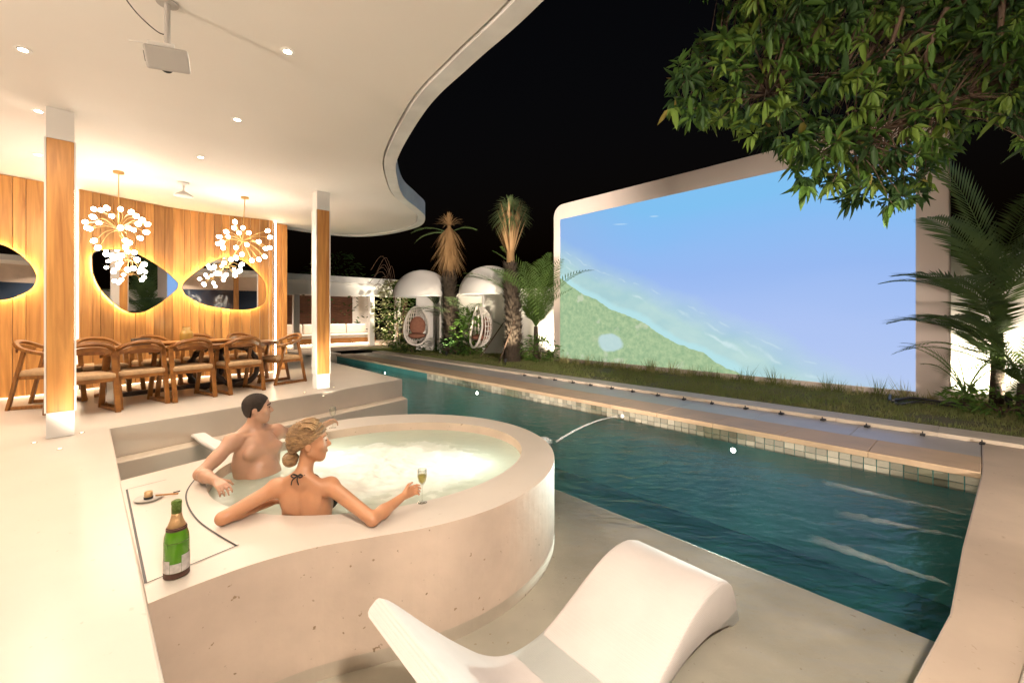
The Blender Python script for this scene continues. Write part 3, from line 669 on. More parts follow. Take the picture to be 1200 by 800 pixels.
# table
TC = Vector((-5.06,6.62,0)); rzT = math.atan2(RD.y, RD.x)
tb = thing('dining_table', 'long dark slab dining table with rounded ends on a twisted root base', 'table', TC, rzT)
top = [(1.38*math.copysign(abs(math.cos(t))**.45, math.cos(t)), .50*math.copysign(abs(math.sin(t))**.7, math.sin(t))*(1+.05*math.sin(3*t))) for t in np.linspace(0, 2*PI, 61)[:-1]]
MB().prism(top, .70, .76).build('table_top', M['table_wood'], tb, bevel=.012)
for cx, cy, rr, ti in ((.72,-.05,.30,.25),(.30,.05,.20,-.3)):
    ring = [(cx+rr*1.15*math.cos(t), cy+ti*rr*math.sin(t), .36+.315*math.sin(t)) for t in np.linspace(0, 2*PI, 26)]
    MB().tube(ring, [.045+.015*math.sin(3*k) for k in range(26)], 8).build('root_loop', M['root_wood'], tb, smooth=True)
MB().box((-.95,0,.352), (.10,.42,.70)).build('leg', M['chrome'], tb, bevel=.01)
MB().box((0,0,.10), (1.8,.08,.06)).build('stretcher', M['root_wood'], tb, bevel=.01)
def on_table(px, py): return at(px, py, .762)
def tl(u, v): return TC + RD*u + RNr*v + Vector((0,0,.7615))
o = MB().lathe([(.06,0),(.085,.03),(.088,.15),(.075,.19),(.05,.21),(.052,.26),(.045,.26),(.043,.21),(.0,.2)], n=20).build('vase', M['vase'], None, smooth=True, loc=tl(.05,.1)); tag(o, 'squat ochre ceramic jar with a short neck standing mid table', 'vase')
o = MB().box((0,0,.055), (.20,.13,.11)).build('tissue_box', M['root_wood'], None, bevel=.01, loc=tl(-.52,.1)); o.rotation_euler = (0,0,rzT); tag(o, 'small dark wooden box on the dining table beside the jar', 'box')
for i, (u_, v_, r_, lab) in enumerate(((-.22,.0,.15,'shallow wooden bowl between the box and the ochre jar'), (.48,.05,.20,'wide shallow wooden tray beside the ochre jar'), (.92,.1,.15,'shallow wooden dish near the garden end of the table'))):
    o = MB().lathe([(r_*.5,0),(r_*.9,.02),(r_,.055),(r_*.95,.055),(r_*.82,.03),(0,.018)], n=22).build('bowl', M['honey_wood'], None, smooth=True, loc=tl(u_, v_)); tag(o, lab, 'bowl')

# mirrors on the plank wall, lit from behind
def wall_hit(poly, px):
    k = (px-600)/FPX
    for a, b in zip(poly, poly[1:]):
        d = b-a; den = d.x-k*d.y
        if abs(den) < 1e-9: continue
        t = (k*a.y-a.x)/den
        if -.02 <= t <= 1.02: return a+d*t
    return poly[-1].copy()
def mirror(poly, outline, label, raw=False):
    pts = outline if raw else [(80+x/4.323, 215+y/4.323) for x, y in outline]
    P3 = []
    for px, py in pts:
        q = wall_hit(poly, px); P3.append(Vector((q.x, q.y, CAMZ-(py-HOR)/FPX*q.y)))
    c = sum(P3, Vector())/len(P3); chord = (max(P3, key=lambda v: v.x*.5+v.y)-min(P3, key=lambda v: v.x*.5+v.y)); chord.z = 0; ax = chord.normalized(); nr = Vector((ax.y,-ax.x,0))
    loc2 = [((p-c).dot(ax), (p-c).z) for p in P3]
    cen = max((wall_hit(poly, px)-c).dot(nr) for px, _ in pts)
    t = thing('mirror', label, 'mirror', c+nr*(cen+.075), math.atan2(ax.y, ax.x), 'pebble shaped mirrors lit from behind')
    out = spline([(x, 0, z) for x, z in loc2], 5, True); n = len(out)
    def ring(k, y): return [Vector((p.x*k, y, p.z*k)) for p in out]
    mm = MB(); A, B = ring(.985, -.012), ring(.985, 0); mm.add(A+B, [tuple(range(n)), tuple(range(n,2*n))[::-1]]+[(i,(i+1) % n,(i+1) % n+n,i+n) for i in range(n)])
    mm.build('glass', M['mirror'], t)
    ff = MB(); ff.grid([r+[r[0]] for r in (ring(.985,-.0125), ring(1.0,-.016), ring(1.0,.004), ring(.97,.004))]).build('frame', M['dark_metal'], t)
    ff = MB(); ff.tube(ring(.94,.026)+[ring(.94,.026)[0]], .010, 6).build('light_strip', M['led_warm'], t)
    return t
mirror(WM, [(108,400),(118,350),(200,336),(300,345),(390,388),(470,440),(532,492),(545,515),(525,548),(450,605),(380,645),(330,657),(280,648),(215,605),(150,535),(115,460)], 'pebble mirror lit from behind on the plank wall, narrow tip towards the other')
mirror(WM, [(575,520),(600,485),(680,425),(760,385),(830,378),(890,400),(950,450),(990,500),(1000,560),(985,610),(930,635),(850,640),(760,630),(680,612),(605,575),(580,545)], 'pebble mirror lit from behind at the garden end of the plank wall')
mirror(WL, [(-30,300),(-18,288),(0,287),(20,297),(35,311),(41.5,325),(36,338),(20,347),(0,352),(-18,350),(-30,335)], 'pebble mirror lit from behind on the plank panel beyond the dark column', True)

# chandeliers
def chandelier(canopy, bulbs, hub_px, label):
    top_ = at(*canopy, CEIL); Y = top_.y
    t = thing('chandelier', label, 'chandelier', (top_.x, Y, CEIL), 0, 'branching bulb chandeliers over the dining table')
    W = lambda p: Vector(p)-Vector((top_.x, Y, CEIL))
    MB().lathe([(.06,-.03),(.06,-.001)], n=18).build('canopy', M['brass'], t)
    hubs = [W(aty(*h, Y)) for h in hub_px]
    MB().tube([(0,0,-.03), hubs[0]], .006, 6).build('stem', M['brass'], t)
    if len(hubs) > 1: MB().tube([hubs[0], hubs[1]], .006, 6).build('stem', M['brass'], t)
    bm_ = MB()
    bm_.lathe([(0,-.038),(.018,-.033),(.030,-.015),(.032,.003),(.025,.023),(.011,.036),(0,.040)], n=10); bme = bm_.mesh('bulb', M['bulb'], True)
    hb = MB().lathe([(0,-.03),(.028,-.015),(.03,0),(.028,.015),(0,.03)], n=10).mesh('hub', M['brass'], True)
    for h in hubs: inst('hub', hb, t, h)
    for i, (x, y) in enumerate(bulbs):
        px, py = 80+x/4.323, 215+y/4.323
        p0 = W(aty(px, py, Y)); h = min(hubs, key=lambda q: (q-p0).length); R_ = .46 if h is hubs[0] else .34
        rem = max(.03, R_*R_-(p0-h).length_squared); dz = math.sqrt(rem)*random.choice((-1,1))*random.uniform(.5,1)
        p = W(aty(px, py, Y+dz)); out = (p-h).normalized()
        mid = h.lerp(p, .5)+Vector((random.uniform(-.03,.03), random.uniform(-.03,.03), .05))
        br = MB().tube(spline([h, mid, p-out*.04], 4), .0038, 5).build('branch', M['brass'], t)
        inst('bulb', bme, t, p, out.to_track_quat('Z','Y').to_euler())
    return t
b1 = [(85,195),(110,230),(130,130),(125,170),(155,200),(195,125),(165,135),(220,165),(265,130),(265,225),(320,145),(345,165),(375,185),(402,207),(395,247),(365,277),(330,235),(355,205),(130,290),(150,325),(195,360),(230,378),(255,412),(270,365),(300,345),(335,350),(348,385),(310,300),(290,290),(300,437),(330,430),(375,440),(385,410),(290,322),(95,225),(305,225)]
b2 = [(845,195),(885,225),(915,250),(800,245),(765,270),(760,305),(785,325),(850,325),(905,310),(965,295),(1010,240),(1022,272),(840,225),(1020,325),(995,370),(965,385),(930,390),(880,360),(850,375),(825,385),(790,402),(740,420),(720,428),(765,457),(800,462),(845,465),(870,440),(880,410),(810,270),(778,298),(750,455),(1000,330),(865,250)]
chandelier((139,201), b1, [(139,269),(150,305)], 'branching brass chandelier of frosted bulbs over the table beside the dark column')
chandelier((287,231), b2, [(284,283),(266,313)], 'branching brass chandelier of frosted bulbs over the table near the poolside column')

# ceiling fan hub and projector
fp = at(215,214,CEIL)
t = thing('ceiling_fixture', 'small white ceiling mounted fan hub near the plank wall', 'ceiling fan', (fp.x, fp.y, CEIL))
MB().lathe([(.075,0),(.06,-.035),(.02,-.05)], n=18).build('mount', M['metal_white'], t, smooth=True); MB().tube([(0,0,-.04),(0,0,-.15)], .014, 8).build('stem', M['metal_white'], t)
MB().lathe([(.02,-.13),(.07,-.16),(.12,-.20),(.125,-.215),(.0,-.225)], n=20).build('hub', M['metal_white'], t, smooth=True)
pj = aty(196,70,2.78); t = thing('projector', 'small white projector hanging from the ceiling on a short pole', 'projector', (pj.x, pj.y, CEIL), math.radians(40))
dz = pj.z-CEIL; RX = Matrix.Rotation(math.radians(24),3,'X') @ Matrix.Rotation(math.radians(-9),3,'Y')
MB().lathe([(.06,-.012),(.055,0)], n=18).build('mount_plate', M['proj'], t)
MB().tube([(0,0,-.005),(0,0,dz+.085)], .017, 12).build('pole', M['proj'], t)
def pb(c, d, nm, m, bv=.006): o = MB().box(c, d).build(nm, m, t, bevel=bv, loc=(0,0,dz)); o.rotation_euler = RX.to_euler(); return o
pb((0,0,0), (.225,.20,.135), 'body', M['proj'], .012); pb((-.02,.0,.08), (.14,.09,.025), 'bracket', M['metal_white']); pb((-.10,-.02,.072), (.16,.03,.006), 'bracket_arm', M['metal_white'], .001)
le = MB().lathe([(.03,0),(.035,.02),(.028,.022),(0,.012)], n=16, M=Matrix.Rotation(-PI/2,3,'X')).build('lens', M['black'], t, loc=(0,.105,dz))
for kx in range(4): pb((-.114,-.05+kx*.032,0), (.004,.018,.06), 'vent', M['dark_metal'], .001)
MB().tube(spline([(0,0,dz+.16),(-.05,.0,dz+.16),(-.15,-.03,dz+.22),(-.26,-.06,dz+.34),(-.36,-.08,-.004)], 5), .0035, 6).build('cable', M['black'], t)
# ================================================================== ON THE TUB DECK
def rev(prof, n=64): return MB().lathe(prof, n=n)
bp = at(207,673,0); t = thing('champagne_bottle', 'large green champagne bottle with gold neck foil standing on the tub deck', 'bottle', (bp.x, bp.y, 0))
rev([(.0,.003),(.045,.003),(.049,.012),(.049,.16),(.046,.19),(.036,.225),(.024,.255),(.0185,.28),(.0175,.315),(.0,.315)]).build('glass', M['bottle'], t, smooth=True)
rev([(.0385,.222),(.0255,.2555),(.0200,.279),(.0195,.288)]).build('gold_foil', M['foil'], t, smooth=True)
rev([(.0195,.289),(.0195,.328),(.021,.332),(.020,.343),(.012,.348),(.0,.348)]).build('neck_foil', M['foil_green'], t, smooth=True)
rev([(.0400,.212),(.0402,.222)]).build('neck_band', M['label_dark'], t); rev([(.0393,.2245),(.0375,.228)]).build('neck_band', M['label_dark'], t)
def wrap(r, z0, z1, a0, a1, m, nm, slope=0):
    g = [[Vector((r*math.cos(a), r*math.sin(a), z+slope*(a-a0))) for a in np.linspace(a0, a1, 48)] for z in (z0, z1)]
    MB().grid(g).build(nm, m, t, smooth=True)
ca = math.atan2(-bp.y, -bp.x)
wrap(.0496, .004, .030, 0, 2*PI, M['label_dark'], 'bottom_band'); wrap(.0499, .031, .088, ca-1.5, ca-.55, M['label'], 'label'); wrap(.0497, .031, .072, ca-.53, ca+.35, M['label'], 'label'); wrap(.0500, .031, .105, ca+.37, ca+1.5, M['label'], 'label')
wrap(.0488, .150, .166, ca-1.4, ca+1.4, M['foil_green'], 'lettering_band')
def flute(loc, label, h=.2, wine=True):
    g = thing('wine_glass', label, 'glass', loc)
    rev([(.0,.002),(.032,.002),(.030,.005),(.005,.010),(.0035,.02),(.0035,h*.48),(.008,h*.52),(.024,h*.64),(.031,h*.80),(.028,h),(.0265,h),(.029,h*.8),(.022,h*.655),(.006,h*.54),(.0,h*.53)], 20).build('bowl', M['glass'], g, smooth=True)
    if wine: rev([(.0,h*.55),(.02,h*.655),(.0275,h*.79),(.0275,h*.82),(.0,h*.82)], 18).build('wine', M['wine'], g, smooth=True)
    return g
tg = at(497,586,0); WG = Vector((-.578,2.745,0)); flute((WG.x, WG.y, 0.0), 'glass of pale wine held by the woman on the tub rim', .215)
MG = aty(390,489,4.05); flute((MG.x, MG.y, MG.z-.10), 'thin glass held up by the man beyond the woman', .2, False)
ap = at(174,585,0); t = thing('ashtray', 'small ashtray with a cork sized lighter on a saucer on the hatch', 'ashtray', (ap.x, ap.y, 0.003))
rev([(.0,.001),(.06,.001),(.075,.010),(.073,.012),(.058,.004),(.0,.004)]).build('saucer', M['ash'], t, smooth=True); rev([(.022,.005),(.022,.05),(.018,.05),(.018,.012),(.0,.012)]).build('cup', M['foil'], t, smooth=True); rev([(.0245,.005),(.0245,.018),(.022,.018)]).build('cup_band', M['black'], t)
MB().tube([(.03,.02,.016),(.14,.07,.008)], .006, 8).build('stick', M['honey_wood'], t)
for px, py, r in ((205,596,.02),(190,592,.0)):
    if r:
        o = MB().tube([at(203,577.5,0)+Vector((0,0,.004)), at(211,575.5,0)+Vector((0,0,.004))], .004, 6).build('cork_wire', M['dark_metal']); tag(o, 'little bent cork wire lying on the tub deck hatch', 'wire')
# white towel folded over the step towards the tub
tw0, tw1 = at(230,511,-.30), at(262,531,-.02)
tp = spline([tw0+Vector((0,0,.0)), tw0.lerp(tw1,.15)+Vector((0,0,.03)), tw0.lerp(tw1,.5)+Vector((0,0,.02)), tw0.lerp(tw1,.85)+Vector((0,0,.035)), tw1+Vector((0,0,.03))], 6)
o = MB().tube(tp, .05, sq=(.13,.055)).build('towel', M['towel'], None, bevel=.02); tag(o, 'rolled white towel bridging the gap between the steps and the tub', 'towel')

# ------------------------------------------------------------------ in-pool lounger
def lounger():
    ax = Vector((.76,.65,0)).normalized(); wd = Vector((.65,-.76,0)); S0 = Vector((-.57,1.835,SHELF))
    top = spline([(.0,0,.70),(.05,0,.66),(.20,0,.50),(.38,0,.32),(.56,0,.165),(.72,0,.085),(.88,0,.070),(1.04,0,.100),(1.22,0,.175),(1.40,0,.258),(1.57,0,.318),(1.72,0,.337),(1.86,0,.315),(1.98,0,.235),(2.08,0,.0)], 5)
    bot = spline([(-.06,0,.65),(-.01,0,.585),(.10,0,.455),(.24,0,.28),(.37,0,.12),(.48,0,.01),(.80,0,.0),(1.02,0,.0),(1.18,0,.035),(1.36,0,.075),(1.54,0,.085),(1.69,0,.075),(1.80,0,.05),(1.90,0,.02),(1.95,0,.0)], 5)
    bm = MB(); rows = []; Wd = .66
    prof = top + bot[::-1]
    n = len(prof); e = .03
    for k, (y, ins) in enumerate(((0,.022),(.008,.008),(.03,0),(Wd-.03,0),(Wd-.008,.008),(Wd,.022))):
        m = len(top); r = []
        for i in range(m): a, b = top[i], bot[i]; d = (b-a).normalized(); r.append((a+d*ins, b-d*ins))
        rows.append([S0+ax*(p[0].x)+wd*y+Vector((0,0,p[0].z)) for p in r] + [S0+ax*(p[1].x)+wd*y+Vector((0,0,p[1].z)) for p in r[::-1]])
    vs = [v for r in rows for v in r]; fs = []
    for i in range(len(rows)-1):
        for k in range(n): fs.append((i*n+k, i*n+(k+1) % n, (i+1)*n+(k+1) % n, (i+1)*n+k))
    m = len(top)
    for base in (0, (len(rows)-1)*n):
        for i in range(m-1): fs.append((base+i, base+i+1, base+n-2-i, base+n-1-i))
    bm.add(vs, fs); return bm
def weave():
    m = mat('woven white resin', (.70,.65,.62), .75, var=.10, vscale=3); nt = m.node_tree; b = nt.nodes['Principled BSDF']; L = nt.links
    tc = nt.nodes.new('ShaderNodeTexCoord'); mp = nt.nodes.new('ShaderNodeMapping'); mp.inputs['Rotation'].default_value = (0,0,-math.atan2(.65,.76)); L.new(tc.outputs['Object'], mp.inputs[0])
    ck = nt.nodes.new('ShaderNodeTexVoronoi'); ck.inputs['Scale'].default_value = 95; ck.inputs['Randomness'].default_value = .15; L.new(mp.outputs[0], ck.inputs['Vector'])
    bp = nt.nodes.new('ShaderNodeBump'); bp.inputs['Strength'].default_value = .30; bp.inputs['Distance'].default_value = .006; L.new(ck.outputs[0], bp.inputs['Height']); L.new(bp.outputs[0], b.inputs['Normal'])
    return m
lg = thing('pool_lounger', 'white woven wave shaped lounger standing on the shallow pool shelf', 'lounger')
o = lounger().build('shell', weave(), lg, smooth=True); sharp(o, 50)

# ================================================================== WATER JETS AND POOL LAMPS
def lights_on_wall(a, z, lab, power, r=.04):
    t = thing('pool_light', lab, 'pool light', F(a, -.006, z), ANG_U, 'pool lights along the tiled wall')
    R_ = Matrix.Rotation(-PI/2,3,'X') if (Matrix.Rotation(ANG_U,3,'Z') @ Vector((0,1,0))).dot(N) > 0 else Matrix.Rotation(PI/2,3,'X')
    sg = -1 if R_ == Matrix.Rotation(-PI/2,3,'X') else 1
    MB().lathe([(r,0),(r,.015),(r*.8,.02)], n=20, M=Matrix.Rotation(-sg*PI/2 if False else PI/2*(-sg),3,'X')).build('rim', M['chrome'], t)
    MB().lathe([(0,.022),(r*.78,.022)], n=20, M=Matrix.Rotation(PI/2*(-sg),3,'X')).build('lens', M['pool_lamp'], t)
    lamp('pool_lamp', 'SPOT', (0, sg*.06, 0), power, (.86,1,.92), t, .05, 84, .9, (0, sg, -.10)); return t
def wall_ab(px, py):
    k = (px-600)/FPX; Y = (K.x*N.x+K.y*N.y)/(k*N.x+N.y); p = Vector((k*Y, Y, CAMZ-(py-HOR)/FPX*Y)); return (p-K).dot(U), p.z
for px, py, lab in ((860,527,'bright round pool light just under the water by the waterline tiles'), (560,458,'round pool light under the waterline opposite the tub'), (452,433,'round pool light under the waterline at the far end of the pool')):
    a, z = wall_ab(px, py); lights_on_wall(a, min(z, -.72), lab, 1300)
def jet(pts, rad, label, fo):
    b = MB().tube(pts, rad, 8); o = b.build('water_jet', M['jet'], None, smooth=True)
    n = len(pts); vals = np.repeat(np.array(fo), 8).astype(np.float32)
    at_ = o.data.attributes.new('foam', 'FLOAT', 'POINT'); at_.data.foreach_set('value', vals[:len(o.data.vertices)]); return tag(o, label, 'water jet')
a, z = wall_ab(730,487); s_ = F(a,-.02,z); e_ = at(652,517,WATER)
pts = [s_.lerp(e_, t)+Vector((0,0,.10*4*t*(1-t)*.8)) for t in np.linspace(0,1,22)]
jet(pts, [.008+.010*t for t in np.linspace(0,1,22)], 'thin arching water jet spouting from the tiled pool wall', np.linspace(.25,.5,22))
jr = []
for k in range(26):
    t = k/25; jr.append(e_+Vector((-.05+.5*t*-.6, .25*t*.2-.06, .0))+Vector((0,0,.004*math.sin(k*2))))
jet(jr, [.03+.05*math.sin(PI*k/25) for k in range(26)], 'patch of splashing foam where the thin jet meets the pool', [.9*math.sin(PI*k/25) for k in range(26)])
nz_ = MB().lathe([(.035,0),(.035,.02),(.02,.03)], n=14, M=Matrix.Rotation(PI/2,3,'X')); o = nz_.build('jet_nozzle', M['metal_white'], None, loc=s_); o.rotation_euler = (0,0,ANG_U+PI); tag(o, 'round white nozzle in the tiled pool wall feeding the arching jet', 'nozzle')
for (x0,y0),(x1,y1), lab in (((1132,602),(958,564),'foaming water stream from the end wall closest to the sandstone coping'), ((1128,629),(975,599),'foaming water stream from the middle of the pool end wall'), ((1114,684),(945,628),'foaming water stream from the end wall closest to the shelf')):
    p0, p1 = at(x0,y0,WATER), at(x1,y1,WATER); d = p1-p0; sd = Vector((-d.y,d.x,0)).normalized(); pts = []; rad = []; fo = []
    for k in range(40):
        t = k/39; pts.append(p0+d*t+sd*(.02*noise.noise(Vector((t*5,x0,0))))+Vector((0,0,.012*noise.noise(Vector((t*9,y0,1)))-.006))); rad.append(.010+.028*t+.012*noise.noise(Vector((t*14,x1,0)))); fo.append((.16+.26*t)*min(1,(1-t)*2.5))
    rad[-1] = .01; jet(pts, rad, lab, fo)
# dark little brackets along the slate channel
bk = MB(); bk.box((0,0,.012), (.05,.09,.024)); bk.box((0,.03,.035), (.014,.014,.05)); bme = bk.mesh('drain_spout', M['black'])
for i in range(17):
    o = inst('drain_spout', bme, None, F(-.55+i*.55+random.uniform(-.02,.02), 1.45, COPE-.010), (0,0,ANG_U+random.uniform(-.2,.2))); tag(o, 'small black drain bracket in the slate channel beside the kerb', 'drain bracket', 'drain brackets along the slate channel')

# ================================================================== PEOPLE
class Sdf:
    def __init__(s, lo, hi, h):
        s.lo = np.array(lo, float); s.h = h; s.n = np.ceil((np.array(hi)-s.lo)/h).astype(int)+1
        s.F = np.full(s.n, 1.0, np.float32)
    def _win(s, c0, c1):
        i0 = np.clip(np.floor((np.array(c0)-s.lo)/s.h).astype(int), 0, s.n-1); i1 = np.clip(np.ceil((np.array(c1)-s.lo)/s.h).astype(int)+1, 1, s.n)
        if (i1 <= i0).any(): return None
        g = np.stack(np.meshgrid(*[s.lo[k]+s.h*np.arange(i0[k], i1[k]) for k in range(3)], indexing='ij'), -1)
        return tuple(slice(i0[k], i1[k]) for k in range(3)), g
    def _mix(s, sl, d, k, sub=False):
        A = s.F[sl]
        if sub:
            d = -d; h = np.clip(.5-.5*(d-A)/k, 0, 1) if k else (d < A)*1.; s.F[sl] = A*h+d*(1-h)+k*h*(1-h)
        else:
            h = np.clip(.5+.5*(A-d)/k, 0, 1); s.F[sl] = A*(1-h)+d*h-k*h*(1-h)
    def cone(s, a, b, r1, r2, k=.02, sub=False):
        a, b = np.array(a, float), np.array(b, float); r = max(r1, r2)+2*k+3*s.h
        wnd = s._win(np.minimum(a,b)-r, np.maximum(a,b)+r)
        if wnd is None: return s
        sl, g = wnd; ab = b-a; t = np.clip(((g-a)@ab)/max(ab@ab, 1e-9), 0, 1)
        d = np.linalg.norm(g-(a+t[...,None]*ab), axis=-1)-(r1+(r2-r1)*t); s._mix(sl, d, k, sub); return s
    def ell(s, c, r, B=None, k=.02, sub=False):
        c = np.array(c, float); r = np.array(r, float); m = r.max()+2*k+3*s.h
        wnd = s._win(c-m, c+m)
        if wnd is None: return s
        sl, g = wnd; q = g-c
        if B is not None: q = q@np.array(B, float).T
        k0 = np.linalg.norm(q/r, axis=-1); k1 = np.linalg.norm(q/(r*r), axis=-1)+1e-9; s._mix(sl, k0*(k0-1)/k1, k, sub); return s
    def mesh(s, name, m, parent, smooth_it=2):
        Fv = s.F; ins = Fv < 0; n = np.array(Fv.shape)-1
        acc = np.zeros((*n, 3), np.float32); cnt = np.zeros(n, np.float32)
        def cs(o): return tuple(slice(o[k], o[k]+n[k]) for k in range(3))
        for ax in range(3):
            for du in (0,1):
                for dv in (0,1):
                    o0 = [0,0,0]; oth = [k for k in range(3) if k != ax]; o0[oth[0]] = du; o0[oth[1]] = dv; o1 = list(o0); o1[ax] = 1
                    f0, f1 = Fv[cs(o0)], Fv[cs(o1)]; mk = (f0 < 0) != (f1 < 0); t = np.where(mk, f0/np.where(mk, f0-f1, 1), 0)
                    for k in range(3): acc[...,k] += np.where(mk, o0[k]+(t if k == ax else 0), 0)
                    cnt += mk
        act = cnt > 0; idx = np.full(n, -1, np.int64); idx[act] = np.arange(act.sum())
        ijk = np.argwhere(act); V = (ijk+acc[act]/cnt[act][:,None])*s.h+s.lo; Q = []
        for ax in range(3):
            oth = [k for k in range(3) if k != ax]
            a0 = [slice(0,-1) if k == ax else slice(1,-1) for k in range(3)]; a1 = [slice(1,None) if k == ax else slice(1,-1) for k in range(3)]
            s0, s1 = ins[tuple(a0)], ins[tuple(a1)]; e = np.argwhere(s0 != s1); flip = s0[s0 != s1]
            if not len(e): continue
            e = e.copy(); e[:,oth[0]] += 1; e[:,oth[1]] += 1
            def cell(du, dv): q = e.copy(); q[:,oth[0]] -= du; q[:,oth[1]] -= dv; return idx[q[:,0],q[:,1],q[:,2]]
            q = np.stack([cell(1,1), cell(0,1), cell(0,0), cell(1,0)], 1)
            if ax == 1: flip = ~flip
            q[~flip] = q[~flip][:, ::-1]; Q.append(q)
        Q = np.concatenate(Q); Q = Q[(Q >= 0).all(1)]
        for _ in range(smooth_it):
            S_ = np.zeros_like(V); c_ = np.zeros(len(V))
            for k in range(4):
                np.add.at(S_, Q[:,k], V[Q[:,(k+1) % 4]]); np.add.at(c_, Q[:,k], 1)
            V = V*.5+.5*S_/np.maximum(c_,1)[:,None]
        me = bpy.data.meshes.new(name); me.from_pydata(V.tolist(), [], Q.tolist()); me.validate(); me.materials.append(m)
        me.polygons.foreach_set('use_smooth', [True]*len(me.polygons)); o = bpy.data.objects.new(name, me); COL.objects.link(o); o.parent = parent; return o
def npv(v): return np.array(v, float)
def basis(f, up=(0,0,1)):
    f = Vector(f).normalized(); l = Vector(up).cross(f).normalized(); u = f.cross(l); return npv(f), npv(l), npv(u)     # forward, left, up
def head(S, c, f, l, u, female=False, k=.012):
    B = np.array([f, l, u]); P_ = lambda a, b, c_: c + f*a + l*b + u*c_
    S.ell(P_(-.008,0,.035), (.097,.076,.085), B, .02); S.ell(P_(.03,0,-.035), (.062,.060,.085), B, .025)
    S.cone(P_(.055,-.012,-.098), P_(.055,.012,-.098), .026, .026, .02)               # chin
    for s in (-1,1):
        S.cone(P_(-.005,s*.058,-.055), P_(.05,s*.022,-.098), .018, .02, .025)           # jaw line
        S.ell(P_(.055,s*.038,-.022), (.026,.026,.024), B, .02)                            # cheek
        S.ell(P_(-.012,s*.078,-.012), (.020,.009,.031), B, .006)                          # ear
        S.ell(P_(-.004,s*.087,-.012), (.009,.006,.016), B, .006, True)
        S.ell(P_(.088,s*.031,.004), (.014,.017,.012), B, .010, True)                      # eye socket
        S.ell(P_(.076,s*.031,.003), (.013,.014,.012), B, .004)                            # eyeball
        S.cone(P_(.082,s*.014,.024), P_(.070,s*.048,.024), .010, .008, .012)            # brow
    S.cone(P_(.084,0,.012), P_(.108,0,-.030), .009, .0115, .008); S.ell(P_(.098,.0,-.036), (.013,.016,.009), B, .007)
    S.cone(P_(.082,-.014,-.062), P_(.082,.014,-.062), .010, .010, .007); S.cone(P_(.079,-.013,-.076), P_(.079,.013,-.076), .010, .010, .007)
    S.cone(P_(.088,-.022,-.0685), P_(.088,.022,-.0685), .0035, .0035, .005, True)
def hand(S, wr, d, nrm, curl=(.4,.5,.4), th=1, sc=1.0, spread=.06):
    d = npv(Vector(d).normalized()); nrm = npv(Vector(nrm).normalized()); nrm = nrm-d*(nrm@d); nrm /= np.linalg.norm(nrm); l = np.cross(d, nrm)*th
    for j in range(4):
        w_ = (j-1.5)*.019*sc; S.cone(wr+d*.012+l*w_*.6, wr+d*.075*sc+l*w_, .015*sc, .0115*sc, .012)
    L_ = (.040,.026,.02)
    for j, ln in enumerate((.86,.98,1.05,.95)):
        w_ = (j-1.5)*.0195*sc; p = wr+d*.078*sc+l*w_; a = 0; dd = d+l*(j-1.5)*spread
        for q in range(3):
            a += curl[q]*(1+.08*(1.5-j)); v = dd*math.cos(a)+nrm*math.sin(a); v /= np.linalg.norm(v); e = p+v*L_[q]*ln*sc
            S.cone(p, e, (.0092-.001*q)*sc, (.0085-.001*q)*sc, .004); p = e
    p = wr+d*.022*sc+l*.028*sc
    v = d*.55+l*.75+nrm*.35; v /= np.linalg.norm(v); e = p+v*.042*sc; S.cone(p, e, .014*sc, .0105*sc, .010); v2 = d*.75+l*.25+nrm*.6; v2 /= np.linalg.norm(v2); S.cone(e, e+v2*.032*sc, .010*sc, .0085*sc, .005)

